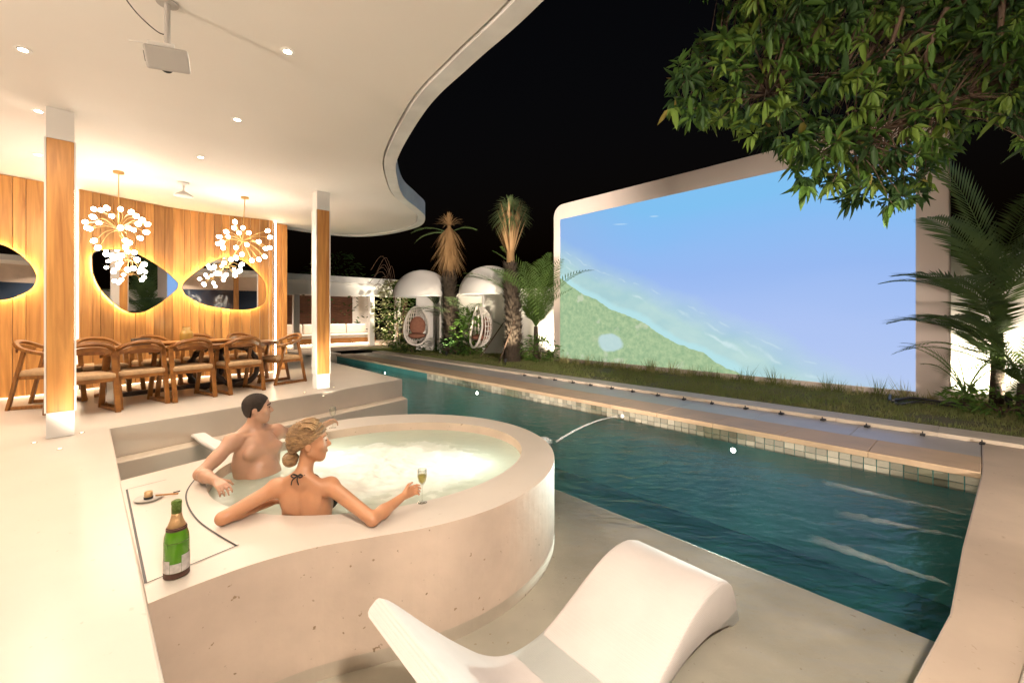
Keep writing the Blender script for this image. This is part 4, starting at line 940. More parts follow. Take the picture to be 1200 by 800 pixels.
# ---- man
man = thing('person', 'man with short dark hair sitting bare chested in the hot tub, arm on the rim', 'person', (-2.05,3.5,-.5))
man_off = npv((-2.05,3.5,-.5))
def build_man():
    S = Sdf((-2.52,2.66,-.56), (-1.35,4.35,.62), .0062)
    Mid = npv((-2.12,3.525,.20)); side = npv((.405,.914,0)); fw = npv((.914,-.405,0)); up = npv((0,0,1.))
    p = lambda s, f, u: Mid+side*s+fw*(f-.25*min(u,0))+up*u
    B = np.array([side, fw, up])
    S.ell(p(0,0,-.13), (.172,.108,.19), B, .03); S.ell(p(0,.02,-.34), (.148,.098,.2), B, .05); S.ell(p(0,0,-.50), (.17,.12,.13), B, .04)
    for s in (-1,1):
        S.ell(p(s*.082,.080,-.095), (.086,.042,.060), B, .018); S.ell(p(s*.135,-.03,-.19), (.055,.075,.15), B, .03)
        S.cone(p(s*.03,-.03,.075), p(s*.155,-.015,.01), .05, .05, .035)
        S.cone(p(s*.02,.055,.028), p(s*.15,.03,.035), .016, .016, .02)
        for q in range(3): S.ell(p(s*.036,.100,-.205-.065*q), (.033,.022,.030), B, .010)
        S.cone(p(s*.10,.05,-.5), p(s*.14,.44,-.46), .085, .06, .03); S.cone(p(s*.14,.44,-.46), p(s*.12,.75,-.50), .055, .04, .03)
    sR, sL = npv((-2.198,3.35,.208)), npv((-2.04,3.70,.195)); eR, wR = npv((-2.245,3.075,.06)), npv((-2.01,2.905,.075))
    S.ell(sR, (.066,.066,.07), None, .035); S.ell(sL, (.064,.064,.07), None, .035)
    S.cone(sR, eR, .056, .043, .03); S.cone(sR*.55+eR*.45, eR*.6+sR*.4, .05, .047, .02); S.cone(eR, eR+(wR-eR)*.35, .043, .044, .02); S.cone(eR+(wR-eR)*.3, wR, .044, .027, .02)
    hand(S, wR, (.80,-.55,-.12), (.15,.1,-1), (.35,.55,.4), 1)
    eL, wL = npv((-1.98,3.99,.09)), npv((-1.775,4.03,.165))
    S.cone(sL, eL, .053, .042, .03); S.cone(eL, wL, .042, .027, .02); hand(S, wL, (.6,.12,.35), (.75,-.3,-.2), (.5,.7,.5), -1)
    f, l, u = basis((.90,.42,.05)); hc = npv((-2.112,3.54,.433))
    S.cone(p(0,-.015,.03), hc-u*.075-f*.02, .062, .056, .03); head(S, hc, f, l, u); S.F[...] = S.F
    S.lo = S.lo-man_off; S.mesh('body', M['skin_m'], man)
    H = Sdf(hc-.16, hc+.16, .005); Bh = np.array([f,l,u]); H.ell(hc-f*.010+u*.037, (.1025,.0815,.0905), Bh, .01); H.ell(hc-f*.030-u*.005, (.074,.074,.08), Bh, .02)
    g = np.stack(np.meshgrid(*[H.lo[k]+H.h*np.arange(H.n[k]) for k in range(3)], indexing='ij'), -1)-hc
    a, b, c_ = g@f, np.abs(g@l), g@u; wob = .006*np.sin(a*160)*np.cos(b*130)
    cut = np.interp(a, [-.2,-.045,-.032,.0,.006,.028,.060,.085,.2], [-.066,-.060,.010,.010,-.018,-.016,.045,.078,.085])-c_+wob*.6; H.F = H.F+.0022*np.sin(a*330)*np.sin(b*310+1)*np.cos(c_*290)
    H.F = np.maximum(H.F, cut).astype(np.float32); H.lo = H.lo-man_off; H.mesh('hair', M['hair_m'], man, 1)
    for s in (-1,1):
        e = hc+f*.0865+l*s*.031+u*.003; MB().lathe([(0,-.006),(.006,-.003),(.0075,0),(.006,.003),(0,.006)], n=10).build('eye', M['eye'], man, True, loc=e-man_off)
        MB().tube([hc+f*.094+l*s*.015+u*.026-man_off, hc+f*.090+l*s*.034+u*.031-man_off, hc+f*.076+l*s*.052+u*.026-man_off], .0042, 6).build('eyebrow', M['hair_m'], man, True)
    tr = MB().lathe([(0,.0),(.013,.001),(.016,.006),(0,.009)], n=10)
    return hc, f, l, u
build_man()

# ---- woman
wom = thing('person', 'woman with pinned up blonde hair and black halter bikini, back to us in the tub', 'person', (-1.28,2.7,-.5)); wo_off = npv((-1.28,2.7,-.5))
def build_woman():
    S = Sdf((-1.80,2.30,-.56), (-.40,3.5,.60), .006)
    Mid = npv((-1.28,2.625,.155)); fw = npv((.10,.995,0)); fw /= np.linalg.norm(fw); side = npv((.995,-.10,0)); up = npv((0,0,1.))
    p = lambda s, f, u: Mid+side*s+fw*(f-.30*min(u,0))+up*u
    B = np.array([side, fw, up])
    S.ell(p(0,.0,-.12), (.142,.090,.175), B, .03); S.ell(p(0,.0,-.30), (.118,.085,.17), B, .05); S.ell(p(0,.01,-.47), (.165,.12,.13), B, .05)
    for s in (-1,1):
        S.ell(p(s*.075,.085,-.13), (.068,.055,.062), B, .03); S.ell(p(s*.075,-.055,-.07), (.062,.030,.085), B, .03)   # breast, shoulder blade
        S.cone(p(s*.022,-.025,.07), p(s*.13,-.015,.0), .036, .040, .035); S.ell(p(s*.105,-.02,-.18), (.045,.065,.13), B, .03)
        S.cone(p(s*.09,.05,-.47), p(s*.11+.15,.42,-.42), .085, .058, .03)
    S.cone(p(0,-.096,-.02), p(0,-.10,-.26), .012, .012, .022, True)                                                          # spine furrow
    sL, sR = npv((-1.442,2.612,.150)), npv((-1.122,2.63,.152)); eR, wR = npv((-.795,2.435,.040)), npv((-.672,2.655,.082)); eL, wL = npv((-1.655,2.44,.044)), npv((-1.515,2.68,.03))
    S.ell(sL, (.052,.052,.055), None, .03); S.ell(sR, (.052,.052,.055), None, .03)
    S.cone(sR, eR, .046, .036, .03); S.cone(eR, eR+(wR-eR)*.35, .036, .037, .02); S.cone(eR+(wR-eR)*.3, wR, .037, .023, .02); hand(S, wR, (.42,.62,.1), (.62,-.42,.12), (.75,.95,.5), -1, .88, .02)
    S.cone(sL, eL, .046, .036, .03); S.cone(eL, eL+(wL-eL)*.35, .036, .036, .02); S.cone(eL+(wL-eL)*.3, wL, .036, .023, .02); hand(S, wL, (.45,.75,-.25), (.3,-.1,-1), (.25,.3,.3), -1, .88)
    f, l, u = basis((.93,.36,.04)); hc = npv((-1.252,2.655,.420))
    S.cone(p(0,-.012,.03), hc-u*.07-f*.02, .048, .044, .03); head(S, hc, f, l, u, True)
    S.lo = S.lo-wo_off; S.mesh('body', M['skin_w'], wom)
    H = Sdf(hc-.24, hc+.2, .0055); Bh = np.array([f,l,u]); H.ell(hc-f*.020+u*.040, (.114,.092,.098), Bh, .01); H.ell(hc-f*.072-u*.008, (.062,.066,.066), Bh, .03)
    g = np.stack(np.meshgrid(*[H.lo[k]+H.h*np.arange(H.n[k]) for k in range(3)], indexing='ij'), -1)-hc
    a, b, c_ = g@f, np.abs(g@l), g@u; th = np.arctan2(c_-.02, a+.09); wob = .0045*np.sin(th*46+b*50)
    cut = .62*a-c_+.004; H.F = np.maximum(H.F+wob, cut).astype(np.float32)
    bun = hc-f*.118-u*.098-l*.0
    H.ell(bun, (.044,.046,.042), Bh, .02); H.lo = H.lo-wo_off; H.mesh('hair', M['hair_w'], wom, 1)
    # combed strands running from the hairline to the bun, and the coil of the bun
    for i in range(44):
        b0 = random.uniform(-1.35,1.35); t0 = random.uniform(.15,1.0); pts = []
        for q in np.linspace(0,1,9):
            ang = (.95+.35*t0-.35*abs(b0)/1.35)*(1-q)+PI*.98*q; lat = b0*(1-q*.8)
            v = npv((math.cos(ang)*math.cos(lat*.8)*.118-.018, math.sin(lat)*.094, max(-.07,math.sin(ang)*math.cos(lat*.8)*.103)+.042)); e = hc+f*v[0]+l*v[1]+u*v[2]
            e = e*(1-q**3)+bun*q**3; pts.append(e-wo_off)
        MB().tube(spline(pts,2), [.0035]*17, 5).build('hair_strand', M['hair_w2'] if i % 3 else M['hair_w'], wom, True)
    for i in range(3):
        pts = [bun+(f*math.cos(t)+u*math.sin(t))*(.020+.010*i)*(1)+l*(.043-.012*i)-wo_off for t in np.linspace(0, 5.6, 16)]; MB().tube(pts, .009, 7).build('bun_coil', M['hair_w'], wom, True)
    for s in (-1,1):
        e = hc+f*.0865+l*s*.031+u*.003; MB().lathe([(0,-.006),(.006,-.003),(.0075,0),(.006,.003),(0,.006)], n=10).build('eye', M['eye'], wom, True, loc=e-wo_off)
        MB().tube([hc+f*.094+l*s*.015+u*.027-wo_off, hc+f*.089+l*s*.034+u*.032-wo_off, hc+f*.075+l*s*.050+u*.027-wo_off], .003, 6).build('eyebrow', M['hair_w'], wom, True)
    MB().tube([hc+f*.0915+l*k*.018-u*.0685-wo_off for k in (-1,0,1)], .0042, 6).build('lips', M['lip'], wom, True)
    # halter strings and bow
    nb = p(0,-.062,.085); top_ = MB()
    for s in (-1,1):
        top_.tube([v-wo_off for v in map(npv, spline([nb, p(s*.045,-.045,.085), p(s*.068,.01,.068), p(s*.075,.06,.02), p(s*.075,.125,-.06)], 5))], .0045, 6)
        top_.tube([v-wo_off for v in map(npv, spline([nb, nb+npv((s*.02,-.012,.014)), nb+npv((s*.034,-.014,.004)), nb+npv((s*.018,-.012,-.006)), nb], 4))], .004, 6)
        top_.tube([v-wo_off for v in map(npv, spline([nb, nb+npv((s*.014-.012,-.014,-.02)), nb+npv((s*.022-.012,-.012,-.05))], 4))], .0036, 6)
    top_.build('halter_strings', M['bikini'], wom)
    cp = Sdf(p(0,.08,-.13)-.19, p(0,.08,-.13)+.19, .006)
    for s in (-1,1): cp.ell(p(s*.078,.088,-.135), (.072,.058,.062), B, .01)
    cp.lo = cp.lo-wo_off; cp.mesh('bikini_cup', M['bikini'], wom, 1)
build_woman()

# ================================================================== PAVILION AT THE POOL END
pv = thing('garden_pavilion', 'low white garden pavilion with louvred back and lit seating at the pool end', 'building', F(21.5,0,0), ANG_N)
# local x along N (to the garden), local y along U (away)
PZ = -.34
MB().box((.6,2.2,PZ-.1), (10.8,4.6,.2)).build('floor', M['concrete'], pv, bevel=.01)
MB().box((.2,2.1,2.98), (11.0,5.2,.30)).build('roof', M['fascia'], pv, bevel=.02)
MB().box((.2,2.1,2.79), (10.4,4.6,.08)).build('soffit', M['white_paint'], pv)
MB().box((-.2,-.02,2.48), (9.7,.16,.54)).build('beam', M['white_paint'], pv, bevel=.01)
MB().box((.0,4.3,1.22), (9.6,.16,3.1)).build('back_wall', M['plaster'], pv)
for x in (-4.6,-.6,3.05,4.55): MB().box((x,0,(2.2+PZ)/2), (.26,.26,2.2-PZ)).build('post', M['white_paint'], pv, bevel=.01)
MB().box((5.0,.05,(2.2+PZ)/2), (.20,.24,2.2-PZ)).build('timber_post', M['louvre'], pv, bevel=.01)
lv = MB().box((-.4,4.14,1.35), (8.2,.05,2.0)).build('louvre_panel', M['louvre'], pv)
sme = MB().box((0,0,0), (8.1,.03,.085)).mesh('slat', M['louvre'])
for i in range(17): inst('slat', sme, lv, (-.4,4.09,.42+i*.115), (math.radians(28),0,0))
# seating
def sofa(x, w_, lab, cush):
    t = thing('sofa', lab, 'sofa', pv.matrix_world @ Vector((0,0,0)), 0)
    t.location = F(21.5+1.9, x, PZ); t.rotation_euler = (0,0,ANG_N)
    MB().box((0,.2,.22), (w_,1.5,.28)).build('base', M['honey_wood'], t, bevel=.01)
    MB().box((0,.15,.46), (w_-.05,1.45,.2)).build('seat_cushion', M['cushion_cream'], t, bevel=.05)
    k = max(2, int(w_/1.0)); 
    for i in range(k): MB().box((-w_/2+(i+.5)*w_/k, .78, .82), (w_/k-.04,.24,.55)).build('back_cushion', M['cushion_cream'], t, bevel=.07).rotation_euler = (0,0,0)
    MB().box((0,-.42,.05), (w_-.1,.03,.03)).build('light_strip', M['led_white'], t)
    return t
sofa(-2.6, 2.6, 'cream daybed on a honey timber base beside the pavilion corner post', 3)
sofa(1.6, 4.6, 'long cream daybed on a lit timber base under the pavilion louvres', 4)
for x in (-2.5, 1.5, 4.0): 
    t = thing('pavilion_downlight', 'small downlight under the pavilion roof', 'downlight', F(23.2, x, 2.745), 0, 'pavilion downlights')
    MB().lathe([(.0,0),(.05,0)], n=14).build('lens', M['lamp_face'], t, loc=(0,0,-.006)); MB().lathe([(.065,-.004),(.06,.004)], n=14).build('trim_ring', M['white_paint'], t)
    lamp('pavilion_lamp', 'SPOT', (0,0,-.05), 480, WARM, t, .05, 140, .8)

# ================================================================== PODS WITH HANGING CHAIRS
def pod(base, rz, lab, pole=True):
    t = thing('garden_pod', lab, 'pod', base, rz, 'white domed pods in the garden')
    # local: opening towards -y
    R_ = 1.12; H_ = 2.45; g = []
    for z in (-.1, .6, 1.3, 2.0, H_): g.append([Vector((R_*.92*math.cos(a), R_*.92*math.sin(a), z)) for a in np.linspace(-.40, PI*.70, 24)])
    g2 = [[v*.93+Vector((0,0,v.z*.07)) for v in r] for r in g]
    wl = MB().grid(g); wl.grid(g2); wl.grid([[g[i][0], g2[i][0]] for i in range(5)]); wl.grid([[g[i][-1], g2[i][-1]] for i in range(5)])
    wl.build('curved_wall', M['plaster'], t, smooth=False)
    dm = []
    for k, ph in enumerate(np.linspace(0, PI/2, 11)):
        dm.append([Vector((1.24*math.cos(ph)*math.cos(a), 1.16*math.cos(ph)*math.sin(a), H_+1.12*math.sin(ph))) for a in np.linspace(0, 2*PI, 41)])
    dmi = [[Vector((v.x*.96, v.y*.96, H_+(v.z-H_)*.95)) for v in r] for r in dm]
    d_ = MB().grid(dm); d_.grid(dmi); d_.grid([dm[0], dmi[0]]); d_.build('dome', M['plaster'], t, smooth=True)
    MB().tube([(1.18*math.cos(a), 1.10*math.sin(a), H_-.02) for a in np.linspace(0, 2*PI, 33)], .035, 6, cap=False).build('rim', M['white_paint'], t)
    MB().bar((-1.1,0,H_+.02), (1.1,0,H_+.02), .06, .08).build('cross_bar', M['white_paint'], t)
    if pole: MB().box((.98,-.30,H_/2-.1), (.09,.09,H_+.2)).build('post', M['white_paint'], t)
    return t
def egg_chair(base, rz, lab):
    """base: hook point"""
    t = thing('hanging_chair', lab, 'hanging chair', base, rz, 'white rattan hanging chairs')
    zc = -1.25; me = []
    MB().tube([(0,0,0),(0,0,-.42)], .014, 6).build('chain', M['metal_white'], t)
    rn = lambda v: .54*math.sqrt(max(0,1-((v+.05)/.90)**2))+.02
    ring = [(.50*math.cos(a)*(1-.18*math.sin(a)), -.26-.16*math.sin(a)*-1*(1 if math.sin(a) < 0 else .3), zc+.80*math.sin(a)) for a in np.linspace(0, 2*PI, 33)]
    MB().tube(ring, .045, 8, cap=False).build('rim', M['wicker_white'], t, smooth=True)
    # woven bars of the shell
    for i in range(13):
        a = -PI/2+PI*i/12; p0 = ring[int(round((i/12)*16))]; 
        la = -1.35+2.7*i/12
        pts = [(.50*math.sin(la)*math.cos(q)*1.02, -.26+.62*math.cos(la)*max(0,math.cos(q))+.0, zc+.80*math.sin(q)) for q in np.linspace(-1.45,1.5,13)]
        MB().tube(pts, .021, 5).build('rattan_rib', M['wicker_white'], t)
    for q in np.linspace(-1.2,1.25,11):
        pts = [(.50*math.sin(la)*math.cos(q)*1.03, -.26+.62*math.cos(la)*math.cos(q), zc+.80*math.sin(q)) for la in np.linspace(-1.4,1.4,13)]
        MB().tube(pts, .018, 5).build('rattan_hoop', M['wicker_white'], t)
    for nm, c, r in (('seat_cushion',(0,-.12,zc-.42),(.36,.34,.13)),('back_cushion',(0,.14,zc-.02),(.34,.15,.42))):
        S = Sdf(np.array(c)-.5, np.array(c)+.5, .03); S.ell(c, r, None, .02); S.mesh(nm, M['cushion'], t, 2)
    return t
GZ = COPE+.01
pA = at(495,413,GZ); pB = at(574,417,GZ)
pod(pA, math.radians(-8), 'white domed pod next to the pavilion, sheltering the round hanging chair', False); pod(pB, math.radians(-14), 'white domed pod between the two shaggy palms, sheltering a hanging chair')
egg_chair(pA+Vector((-.18,-.2,2.42)), math.radians(5), 'white rattan egg chair with rust cushions facing the pool, in the pod by the pavilion')
egg_chair(pB+Vector((-.25,-.2,2.42)), math.radians(-62), 'white rattan egg chair with rust cushions turned side on between the palms')

# ================================================================== PLANTS
def leaf_frond(L_, n, droop, width, wl, up=.9, fold=.55):
    """returns (rachis MB, leaflet tris) in local coords: frond leaves the origin along +x and rises"""
    pts = []; p = Vector((0,0,0)); el = up
    for i in range(n+1):
        pts.append(p.copy()); el -= droop/n*(.4+1.2*i/n); p = p+Vector((math.cos(el),0,math.sin(el)))*(L_/n)
    tri = []
    for i in range(2, n+1):
        t = i/n; tl_ = (pts[i]-pts[i-1]).normalized(); ln = wl*math.sin(PI*min(1,.12+.85*t))**.7
        for s in (-1,1):
            d = (tl_*(.75+.5*t)+Vector((0,s*1.0,0))+Vector((0,0,fold*.45-.15*random.random()))).normalized(); b = pts[i]; e = b+d*ln*random.uniform(.88,1.08)+Vector((0,0,-.16*ln)); wv = tl_*width*.6
            m = b.lerp(e,.45)+Vector((0,0,.04*ln)); tri += [b-wv*.3, m+wv, m-wv, b-wv*.3, b+wv*.3, m+wv, m-wv, m+wv, e]
    return pts, np.array([tuple(v) for v in tri])
def frond_obj(parent, base, az, L_, n, droop, width, wl, m, up=.9, rr=.014, fold=.55):
    pts, tri = leaf_frond(L_, n, droop, width, wl, up, fold); R_ = Matrix.Rotation(az,3,'Z'); Rn = np.array(R_)
    o = tri_obj('frond', tri@Rn.T, m, parent); o.location = base
    s = MB().tube([R_ @ p for p in pts], [rr*(1-.8*i/n) for i in range(n+1)], 5).build('stalk', m, o); return o
def palm(name, lab, base, trunk_h, r0, fronds, L_, droop, m, up=(.5,1.2), lean=(0,0), wl=.42, width=.018, nleaf=26, azr=(0,2*PI), group=None):
    t = thing(name, lab, 'palm', base, 0, group)
    top = Vector((lean[0], lean[1], trunk_h))
    if trunk_h > .05: MB().tube([top*q for q in (0,.25,.5,.75,1)], [r0*1.25,r0,r0*.95,r0*.9,r0*.8], 9).build('trunk', M['bark'], t, smooth=True)
    for i in range(fronds):
        az = azr[0]+(azr[1]-azr[0])*(i+random.uniform(-.3,.3))/fronds; frond_obj(t, top, az, L_*random.uniform(.8,1.1), nleaf, droop*random.uniform(.8,1.2), width, wl, m, random.uniform(*up))
    return t
def blade_burst(n, c, r, w_, el0, el1, drop=.25, seed=0):
    out = []
    for i in range(n):
        az = random.uniform(0,2*PI); el = random.uniform(el0, el1); L_ = r*random.uniform(.7,1.1); d = Vector((math.cos(az)*math.cos(el), math.sin(az)*math.cos(el), math.sin(el))); s = Vector((-math.sin(az), math.cos(az), 0))*w_
        b = Vector(c)+d*.05; m = b+d*L_*.55; e = b+d*L_+Vector((0,0,-drop*L_)); out += [b-s*.5, b+s*.5, m+s, b-s*.5, m+s, m-s, m-s, m+s, e]
    return np.array([tuple(v) for v in out])
def shaggy(lab, base, th, r0, neck, crown_r, green, fans=()):
    t = thing('shaggy_palm', lab, 'palm', base, 0, 'shaggy trunked palms')
    P_ = lambda q: Vector((.05*math.sin(q*5), .04*math.cos(q*4), th*q)); rr_ = lambda q: r0*(1.12-.38*q)
    MB().tube([P_(q) for q in np.linspace(0,1,9)], [rr_(q)*.9 for q in np.linspace(0,1,9)], 10).build('trunk', M['bark'], t, smooth=True)
    st = []
    for i in range(900):
        q = random.random(); c = P_(q); az = random.uniform(0,2*PI); d = Vector((math.cos(az), math.sin(az), .8)).normalized()
        b = c+Vector((math.cos(az), math.sin(az), 0))*rr_(q)*.85; s_ = Vector((-math.sin(az), math.cos(az), 0))*.05; e = b+d*random.uniform(.10,.22); st += [b-s_, b+s_, e, b-s_+Vector((0,0,-.06)), b+s_+Vector((0,0,-.06)), e]
    o = tri_obj('leaf_stubs', np.array([tuple(v) for v in st]), M['bark'], t); o['kind'] = 'stuff'
    top = P_(1); hd = top+Vector((0,0,neck))
    MB().tube([top, hd], [rr_(1)*.7, .07], 8).build('neck', M['dry'], t, smooth=True)
    if green:
        nb = np.concatenate([blade_burst(90, top+Vector((0,0,neck*q)), neck*.9, .028, 1.15, 1.5, .05) for q in (0,.3)]); o = tri_obj('petioles', nb, M['dry'], t); o['kind'] = 'stuff'
        cr = np.concatenate([blade_burst(420, hd, crown_r, .016, -.3, 1.5, .35), blade_burst(170, hd-Vector((0,0,.1)), crown_r*.95, .016, -1.0, -.1, .2)]); o = tri_obj('crown', cr, M['yucca'], t); o['kind'] = 'stuff'
    else:
        cr = np.concatenate([blade_burst(220, top+Vector((0,0,neck*q)), crown_r*f_, .02, -1.5, -.75, .15) for q, f_ in ((1.0,.9),(.75,1.0),(.5,1.0))]+[blade_burst(140, hd, crown_r*.55, .018, .2, 1.5, .2)]); o = tri_obj('crown', cr, M['dry'], t); o['kind'] = 'stuff'
    for az, L_, up in fans: frond_obj(t, hd-Vector((0,0,.3)), az, L_, 18, 1.0, .03, .42, M['palm_leaf'], up)
    return t
shaggy('tall shaggy palm with a round green head, between the pod and the cane palm', at(600,424,GZ), 3.4, .28, 1.75, .78, True)
shaggy('shaggy palm topped with a dry brown mop, between the two pods', at(528,415,GZ), 3.4, .34, 1.9, 1.15, False, fans=((PI*.95,1.7,.45),(PI*1.08,1.5,.1),(.3,1.2,.6)))
palm('cane_palm', 'tall cane palm with upright green fronds at the far edge of the screen wall', at(628,421,GZ), 1.2, .09, 28, 3.4, 1.0, M['palm_leaf2'], (.85,1.5), wl=.66, width=.045)
palm('cane_palm', 'low palm with arching fronds at the foot of the brown mopped palm', at(540,414,GZ), .8, .1, 11, 2.6, 1.5, M['palm_leaf'], (.7,1.3), wl=.55, width=.036)
palm('cane_palm', 'young palm with pale frond in front of the pod by the pavilion', at(512,411,GZ), 2.0, .07, 7, 2.0, 1.7, M['palm_leaf'], (.5,1.2), wl=.45, width=.034)
bp_ = at(1152,481,GZ)
t = thing('cane_palm', 'large dark palm with long fronds beside the near edge of the screen wall', 'palm', bp_+Vector((.62,.35,0)))
MB().tube([(0,0,-.1),(.03,0,.8),(.0,0,1.7),(-.05,0,2.3)], [.10,.085,.07,.05], 9).build('trunk', M['bark'], t, smooth=True)
for az, z, L_, up_, dr in ((2.9,2.2,2.7,1.38,.55),(3.3,2.1,1.9,1.0,.8),(3.0,1.7,1.7,.75,.9),(3.5,1.5,1.7,.85,1.0),(2.6,1.6,1.7,.8,1.0),(3.15,1.1,1.5,.7,1.0),(3.7,1.2,1.6,.8,1.1),(.2,2.2,2.5,1.2,.7),(.8,1.9,2.3,.9,.9),(-.4,1.9,2.3,.9,.9),(4.4,1.7,2.2,.9,1.0),(5.0,2.0,2.4,1.2,.8),(1.6,2.1,2.4,1.0,.8),(3.4,.8,1.7,.9,1.0),(2.8,.9,1.7,.8,1.1)):
    frond_obj(t, (0,0,z), az, L_, 40, dr, .050, .66, M['palm_leaf'], up_)
palm('cane_palm', 'shorter clumping palm in front of the lit wall by the screen', at(1185,487,GZ)+Vector((.3,.1,0)), .5, .07, 13, 1.7, 1.2, M['palm_leaf2'], (.5,1.4), wl=.44, width=.024, nleaf=32)
palm('cane_palm', 'thin young palm with yellow green fronds by the garden uplight', at(1140,484,GZ)+Vector((.1,.2,0)), .25, .04, 7, 1.25, 1.2, M['palm_leaf2'], (.6,1.35), wl=.26, width=.012, nleaf=22)

def leafmesh(L_, W_, m, bend=.15):
    v = [(0,0,0),(L_*.30,W_*.42,.012),(L_*.30,-W_*.42,.012),(L_*.65,W_*.40,-bend*L_*.25),(L_*.65,-W_*.40,-bend*L_*.25),(L_,0,-bend*L_),(L_*.32,0,-.01),(L_*.66,0,-bend*L_*.3-.012)]
    f = [(0,6,1),(0,2,6),(1,6,7,3),(6,2,4,7),(3,7,5),(7,4,5)]
    me = bpy.data.meshes.new('leaf'); me.from_pydata(v, [], f); me.materials.append(m); me.polygons.foreach_set('use_smooth',[True]*6); return me, np.array(v), f
def shrub(name, lab, base, n, rx, rz_, m, L_=.13, W_=.06, group=None, cat='shrub'):
    t = thing(name, lab, cat, base, 0, group); _, V, Fc = leafmesh(L_, W_, m); vs = []; fs = []
    MB().tube([(0,0,-.05),(.02,.02,rz_*.7)], [.03,.012], 6).build('stem', M['branch'], t)
    for k in range(4): a = k*1.6; MB().tube([(0,0,rz_*.2),(math.cos(a)*rx*.5, math.sin(a)*rx*.5, rz_*1.1)], [.014,.006], 5).build('branch', M['branch'], t)
    for i in range(n):
        a = random.uniform(0,2*PI); r = random.random()**.5; z = random.random(); rr = rx*r*math.sin(PI*(.15+.75*z))
        c = Vector((math.cos(a)*rr, math.sin(a)*rr, z*rz_*2)); q = Vector((math.cos(a), math.sin(a), random.uniform(-.6,.8))).to_track_quat('X','Z').to_matrix() @ Matrix.Rotation(random.uniform(-.8,.8),3,'X'); s = random.uniform(.7,1.3); o = len(vs)
        vs += [tuple(q @ Vector(v)*s+c) for v in V]; fs += [tuple(i+o for i in f) for f in Fc]
    me = bpy.data.meshes.new('foliage'); me.from_pydata(vs, [], fs); me.materials.append(m); fo = bpy.data.objects.new('foliage', me); COL.objects.link(fo); fo.parent = t; fo['kind'] = 'stuff'; return t
shrub('shrub', 'bright green leafy shrub beside the turned egg chair', at(551,416,GZ), 420, .75, .95, M['shrub'], .22, .11)
shrub('shrub', 'tall pale leaved climber on the white wall by the pavilion', at(452,408,GZ)+Vector((0,1.2,0)), 800, 1.0, 1.7, M['pale_leaf'], .16, .10)
shrub('shrub', 'dark leafy tree shrub between the climber and the first pod', at(470,410,GZ), 600, .85, 1.55, M['shrub'], .22, .09)
shrub('shrub', 'low dark planting under the round egg chair', at(487,411,GZ)+Vector((0,-.8,0)), 220, .8, .3, M['leaf3'], .2, .07)
shrub('shrub', 'low bushy planting at the foot of the cane palm by the screen', at(632,424,GZ), 320, .75, .45, M['shrub'], .18, .06)
shrub('shrub', 'low planting at the foot of the brown mopped palm', at(536,416,GZ), 260, .8, .4, M['leaf3'], .22, .07)
shrub('shrub', 'low tangled planting under the large dark palm', at(1175,490,GZ)+Vector((.2,.2,0)), 260, .7, .2, M['shrub'], .14, .04)
shrub('shrub', 'small twiggy planting by the garden hose and lit wall', at(1130,478,GZ)+Vector((.1,.15,0)), 70, .25, .2, M['shrub'], .12, .03)
shrub('tree', 'sparse dark tree rising behind the pavilion roof', F(26.5,3.0,-.4), 900, 2.6, 2.7, M['leaf3'], .3, .12, None, 'tree')
# bare arching canes behind the pavilion corner
t = thing('bare_shrub', 'bare arching canes rising beside the pavilion roof corner', 'shrub', at(462,409,GZ)+Vector((0,.8,0)))
for i in range(11):
    a = PI*.75+random.uniform(-.5,.6); r = random.uniform(1.4,3.0); hh = random.uniform(3.2,4.6)
    MB().tube(spline([(0,0,0),(math.cos(a)*r*.15, math.sin(a)*r*.15, hh*.6),(math.cos(a)*r*.55, math.sin(a)*r*.55, hh),(math.cos(a)*r, math.sin(a)*r, hh*.86)],5), .012, 4).build('cane', M['branch'], t)
# leaning prop poles of the tall palm
for (x0,y0,x1,y1), lab in (((583,426,603,376),'thin timber prop leaning on the tall shaggy palm from the pod side'), ((560,419,590,378),'thin timber prop crossing in front of the second pod')):
    a = at(x0,y0,GZ); b = aty(x1,y1,a.y+.3); o = MB().tube([a-Vector((0,0,.1)), b], .022, 6).build('prop_pole', M['branch']); tag(o, lab, 'pole')
# garden hose by the near foot of the screen wall
hp = spline([at(1050,467,GZ+.03), at(1052,474,GZ+.03), at(1075,471,GZ+.05), at(1100,474,GZ+.03), at(1130,478,GZ+.03), at(1150,480,GZ+.03)], 6); hp = hp+[v+Vector((0,.12,.05)) for v in hp[::-1][6:]]
o = MB().tube(hp, .022, 6).build('garden_hose', M['black']); tag(o, 'black garden hose looped at the near foot of the screen wall', 'hose')

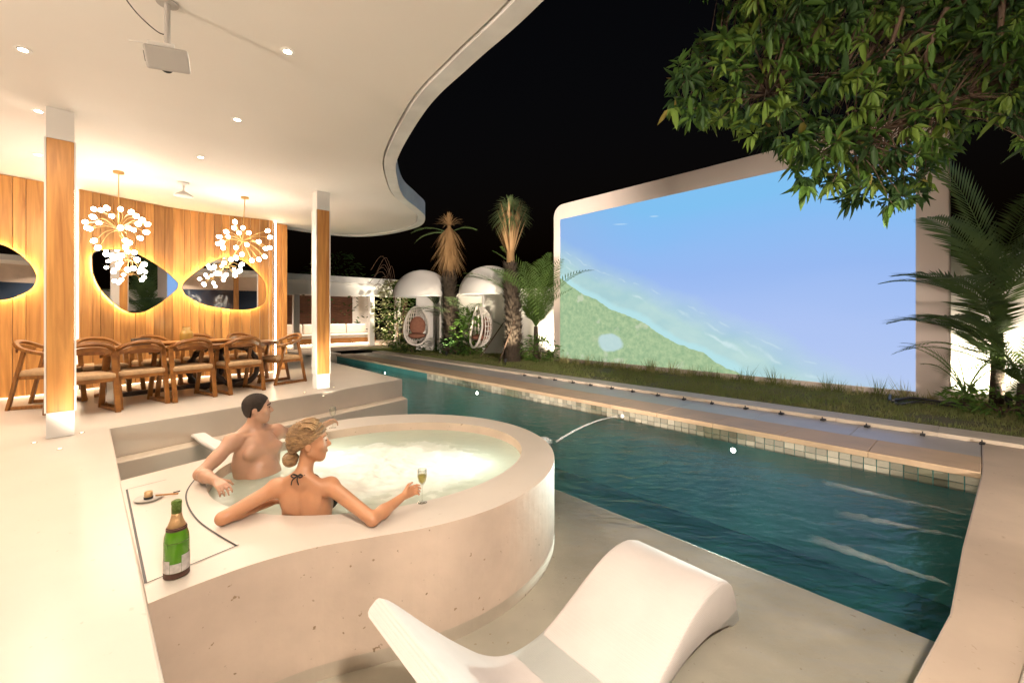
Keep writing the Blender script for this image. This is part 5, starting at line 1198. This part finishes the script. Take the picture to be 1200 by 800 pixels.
# garden uplights
def uplight(p, d, lab, power, ang=95):
    t = thing('garden_uplight', lab, 'garden light', p, 0, 'garden uplights'); q = Vector(d).normalized(); Rm = q.to_track_quat('Z','Y').to_matrix()
    MB().tube([(0,0,-.08),(0,0,.10)], .012, 6).build('stake', M['dark_metal'], t)
    MB().lathe([(.03,-.06),(.05,-.02),(.055,.05),(.05,.05),(.047,.035)], n=14, M=Rm).build('housing', M['dark_metal'], t, loc=(0,0,.16)); MB().lathe([(0,.052),(.046,.052)], n=14, M=Rm).build('lens', M['up_lamp'], t, loc=(0,0,.16))
    lamp('uplight_lamp', 'SPOT', Vector((0,0,.16))+q*.09, power, (1,.86,.64), t, .04, ang, .7, q); return t
for p, d, lab, pw_ in ((at(499,409,GZ), (.1,.5,1), 'garden uplight under the round egg chair', 900), (at(567,413,GZ), (.05,.5,1), 'garden uplight under the turned egg chair', 1000), (Vector((1.50,17.4,GZ)), (.3,.8,.55), 'garden uplight at the far edge of the screen wall', 500),
                       (Vector((8.80,8.15,GZ)), (.75,.66,.5), 'garden uplight at the near edge of the screen wall', 260), (at(610,426,GZ)+Vector((-.5,-.5,0)), (.05,.4,1), 'added garden uplight at the foot of the tall shaggy palm', 350),  # the tall palm's uplight is added to light it
                       (at(520,417,GZ)+Vector((.2,-.6,0)), (.15,.4,1), 'added garden uplight at the foot of the brown mopped palm', 350), (at(448,409,GZ)+Vector((.2,.4,0)), (0,.6,1), 'garden uplight below the pale climber', 700)):  # the mopped palm's uplight is added to light it
    uplight(p, d, lab, pw_)
uplight(Vector((8.55,7.35,GZ)), (.45,.35,1), 'added garden uplight in the grass in front of the large dark palm', 170, 100)  # added lamp that brings the dark palm up

# ================================================================== OVERHANGING TREE
tr = thing('overhanging_tree', 'leafy tree with long glossy leaves hanging over the pool in front of the screen', 'tree', (7.4,3.7,COPE))
TB = Vector((7.4,3.7,COPE)); lp = lambda v: Vector(v)-TB
MB().tube([lp(p) for p in spline([(7.4,3.7,-.5),(7.3,3.8,.8),(7.05,3.95,2.0),(6.6,4.1,3.1)],6)], [.19]*6+[.17]*6+[.14]*7, 12).build('trunk', M['branch'], tr, smooth=True)
random.seed(21)
poly = [(785,122),(795,70),(842,22),(850,-70),(1330,-120),(1340,180),(1205,172),(1168,130),(1120,165),(1098,192),(1076,236),(1040,240),(985,236),(930,212),(912,170),(850,150),(800,138)]
def inside(x, y):
    c = False
    for i in range(len(poly)):
        (x0,y0),(x1,y1) = poly[i], poly[i-1]
        if (y0 > y) != (y1 > y) and x < (x1-x0)*(y-y0)/(y1-y0)+x0: c = not c
    return c
limb0 = Vector((6.6,4.1,3.1)); limbs = []
for tip, yy in (((830,60),4.3),((900,110),3.9),((1000,170),3.7),((1060,40),4.4),((1130,110),3.8),((960,-20),4.6),((1180,-60),4.2),((1250,90),3.9)):
    e = aty(*tip, yy); m1 = limb0.lerp(e,.4)+Vector((0,.1,.55)); m2 = limb0.lerp(e,.75)+Vector((0,0,.30)); P_ = spline([limb0, m1, m2, e], 7); limbs += P_[6:]
    MB().tube([lp(p) for p in P_], [.075*(1-.85*i/(len(P_)-1))+.006 for i in range(len(P_))], 7).build('limb', M['branch'], tr, smooth=True)
tips = []
while len(tips) < 1500:
    x, y = random.uniform(780,1340), random.uniform(-120,245)
    if not inside(x, y): continue
    Y = random.uniform(3.2,5.1); tips.append(aty(x, y, Y))
for i in range(160): tips.append(Vector((random.uniform(2.2,7.5), random.uniform(3.2,6.0), random.uniform(4.2,6.0))))
# visible hanging twigs of the photograph
for pts in ([(1062,-5),(1052,30),(1040,62),(1022,100)], [(1130,0),(1095,35),(1070,45),(1077,75),(1066,135)], [(1175,0),(1172,60),(1185,92)], [(1110,10),(1085,70),(1100,110)]):
    P_ = spline([aty(x, y, 3.35+.1*i) for i, (x, y) in enumerate(pts)], 5); MB().tube([lp(p) for p in P_], [.022*(1-.5*i/len(P_)) for i in range(len(P_))], 6).build('twig', M['branch'], tr, smooth=True)
tw_ = MB()
for q in tips:
    b = min(limbs, key=lambda v: (v-q).length_squared)
    if (b-q).length < .9: tw_.tube([lp(b), lp(b.lerp(q,.55))+Vector((0,0,.06)), lp(q)], [.006,.004,.002], 4)
o = tw_.build('twigs', M['branch'], tr); o['kind'] = 'stuff'
lm = {}
for i, (mm, pr) in enumerate((('leaf1',.45),('leaf2',.28),('leaf3',.22),('leaf4',.05))):
    for j, (L_, W_, bd) in enumerate(((.125,.038,.10),(.155,.046,.25),(.10,.034,.4))): lm[(i,j)] = leafmesh(L_, W_, M[mm], bd)
leaves = []
for q in tips:
    ax = Vector((random.uniform(-.7,.5), random.uniform(-.7,.4), random.uniform(-.8,.35))).normalized(); k = random.randint(7,11)
    hue = random.random()
    for i in range(k):
        a = 2*PI*i/k+random.uniform(-.3,.3); s1 = ax.orthogonal().normalized(); s2 = ax.cross(s1); d = (ax*random.uniform(.2,1.0)+s1*math.cos(a)+s2*math.sin(a)+Vector((0,0,-.25))).normalized()
        R_ = d.to_track_quat('X','Z').to_matrix() @ Matrix.Rotation(random.uniform(-.6,.6),3,'X')
        ci = 3 if random.random() < .010 else (1 if hue < .26 else (2 if hue > .62 else 0)); leaves.append((q+d*.015, R_, random.uniform(.55,1.3), (ci, random.randrange(3))))
def vis(lf):
    p = lf[0]; x, y = 600+FPX*p.x/p.y, HOR-FPX*(p.z-CAMZ)/p.y
    return (p.y/lf[2]) if (0 < x < 1200 and 0 < y < 800) else 99
leaves.sort(key=vis)
for p, R_, s, key in leaves[:300]:
    o = inst('leaf', lm[key][0], tr, lp(p)); o.rotation_euler = R_.to_euler(); o.scale = (s,s,s)
for ci in range(4):
    vs = []; fs = []
    for p, R_, s, key in leaves[300:]:
        if key[0] != ci: continue
        o0 = len(vs); vs += [tuple(R_ @ Vector(v)*s+lp(p)) for v in lm[key][1]]; fs += [tuple(i+o0 for i in f) for f in lm[key][2]]
    me = bpy.data.meshes.new('leaves'); me.from_pydata(vs, [], fs); me.materials.append(M['leaf%d' % (ci+1)]); me.polygons.foreach_set('use_smooth',[True]*len(me.polygons)); o = bpy.data.objects.new('leaves', me); COL.objects.link(o); o.parent = tr; o['kind'] = 'stuff'
uplight(F(-1.5,.9,COPE), (-.45,-.25,1), 'added unseen uplight on the side terrace shining up into the overhanging tree', 110, 120)  # added lamp, out of view, to light the leaves from below

# ================================================================== ADDED WING (unseen, gives the mirrors something to reflect)
gw = thing('added_wing', 'added unseen beige wing with a rounded dark window and timber posts for the mirrors to reflect', 'building', (5.6,-2.6,0), math.atan2(.70,.72)+PI)
MB().box((0,.1,1.3), (11,.2,3.8)).build('wall', M['micro'], gw)
wp = [Vector((p[0],-.03,p[1])) for p in rrect(-3.0,2.2,.5,2.5,.35)]; nn = len(wp)
MB().add(wp, [tuple(range(nn))]).build('window', mat('dark window glass', (.02,.03,.05), .03), gw)
for x in (-3.9,-.2,3.4): MB().box((x,-.5,1.3), (.22,.22,3.8)).build('post', M['plank'], gw)
MB().box((0,-.7,3.3), (11,2.0,.2)).build('roof', M['plaster'], gw)
for x in (-2.5,2.0):  # lamps added to lighten the wing's reflection in the mirrors
    t = thing('downlight', 'small added downlight under the roof of the added wing', 'downlight', gw.matrix_world @ Vector((0,0,0)), 0, 'added wing downlights')
    v = Matrix.Rotation(math.atan2(.70,.72)+PI,3,'Z') @ Vector((x,-1.0,3.19)); t.location = Vector((5.6,-2.6,0))+v
    MB().lathe([(0,-.004),(.05,-.004)], n=14).build('lens', M['lamp_face'], t); lamp('downlight_lamp', 'SPOT', (0,0,-.04), 420, WARM, t, .04, 140, .8)

# added floodlights, put in to brighten tub, pool and garden
def fill_flood(p, target, power, ang, lab, size=.16):
    d = (Vector(target)-Vector(p)).normalized(); t = thing('fill_floodlight', lab, 'fill_floodlight', p, 0, 'added floodlights'); Rm = d.to_track_quat('Z','Y').to_matrix()
    MB().tube([(0,0,.0),(0,0,.14)], .015, 8).build('bracket', M['dark_metal'], t); MB().lathe([(.06,-.10),(.11,-.03),(.12,.05),(.11,.05)], n=16, M=Rm).build('housing', M['dark_metal'], t); MB().lathe([(0,.052),(.108,.052)], n=16, M=Rm).build('lens', M['lamp_face'], t)
    lamp('fill_flood_lamp', 'SPOT', d*.08, power, (1,.84,.70), t, size, ang, .8, d); return t
fill_flood((-2.6,7.0,CEIL+.46), (7.2,8.6,1.4), 800, 80, 'added roof edge floodlight aimed across the pool at the screen wall')
fill_flood((.9,-.5,CEIL-.14), (1.4,3.0,-.6), 620, 120, 'added eave floodlight aimed down at the tub and lounger')
fill_flood((-3.0,7.8,CEIL+.46), (-.6,17,3.2), 4500, 100, 'added roof edge floodlight aimed at the pods and palms')

# added unseen uplighters that brighten the villa ceiling
for p, pw_ in (((-1.6,-2.6,2.0),1300),((-5.2,-1.2,2.0),1300),((-8.6,2.6,2.0),800)):
    t = thing('added_uplighter', 'tall added uplighter post out of view, brightening the villa ceiling', 'uplighter', (p[0],p[1],0), 0, 'added ceiling uplighters')
    MB().tube([(0,0,0),(0,0,p[2])], .02, 8).build('post', M['dark_metal'], t); MB().lathe([(.03,p[2]-.1),(.10,p[2]),(.095,p[2])], n=16).build('bowl', M['dark_metal'], t); MB().lathe([(.14,0),(.14,.02),(.03,.025)], n=18).build('foot', M['dark_metal'], t); MB().lathe([(0,p[2]-.01),(.09,p[2]-.01)], n=16).build('lens', M['led_floor'], t)
    lamp('added_uplighter_lamp', 'SPOT', (0,0,p[2]+.02), pw_, WARM, t, .08, 150, .8, (.25,.35,1))
fill_flood((1.0,-.1,CEIL-.14), (2.8,4.2,3.1), 560, 70, 'added eave floodlight aimed at the overhanging tree')  # extra flood added to light the tree's leaves
fill_flood((4.3,-1.6,1.0), (-2.2,17.5,1.0), 10000, 30, 'added unseen floodlight aimed at the far garden')  # unseen flood added to brighten pods, palms and pavilion
fill_flood((4.7,-2.0,1.0), (5.2,9.5,-.3), 1500, 46, 'added unseen floodlight aimed at the coping and lawn')  # unseen flood added to brighten path and grass
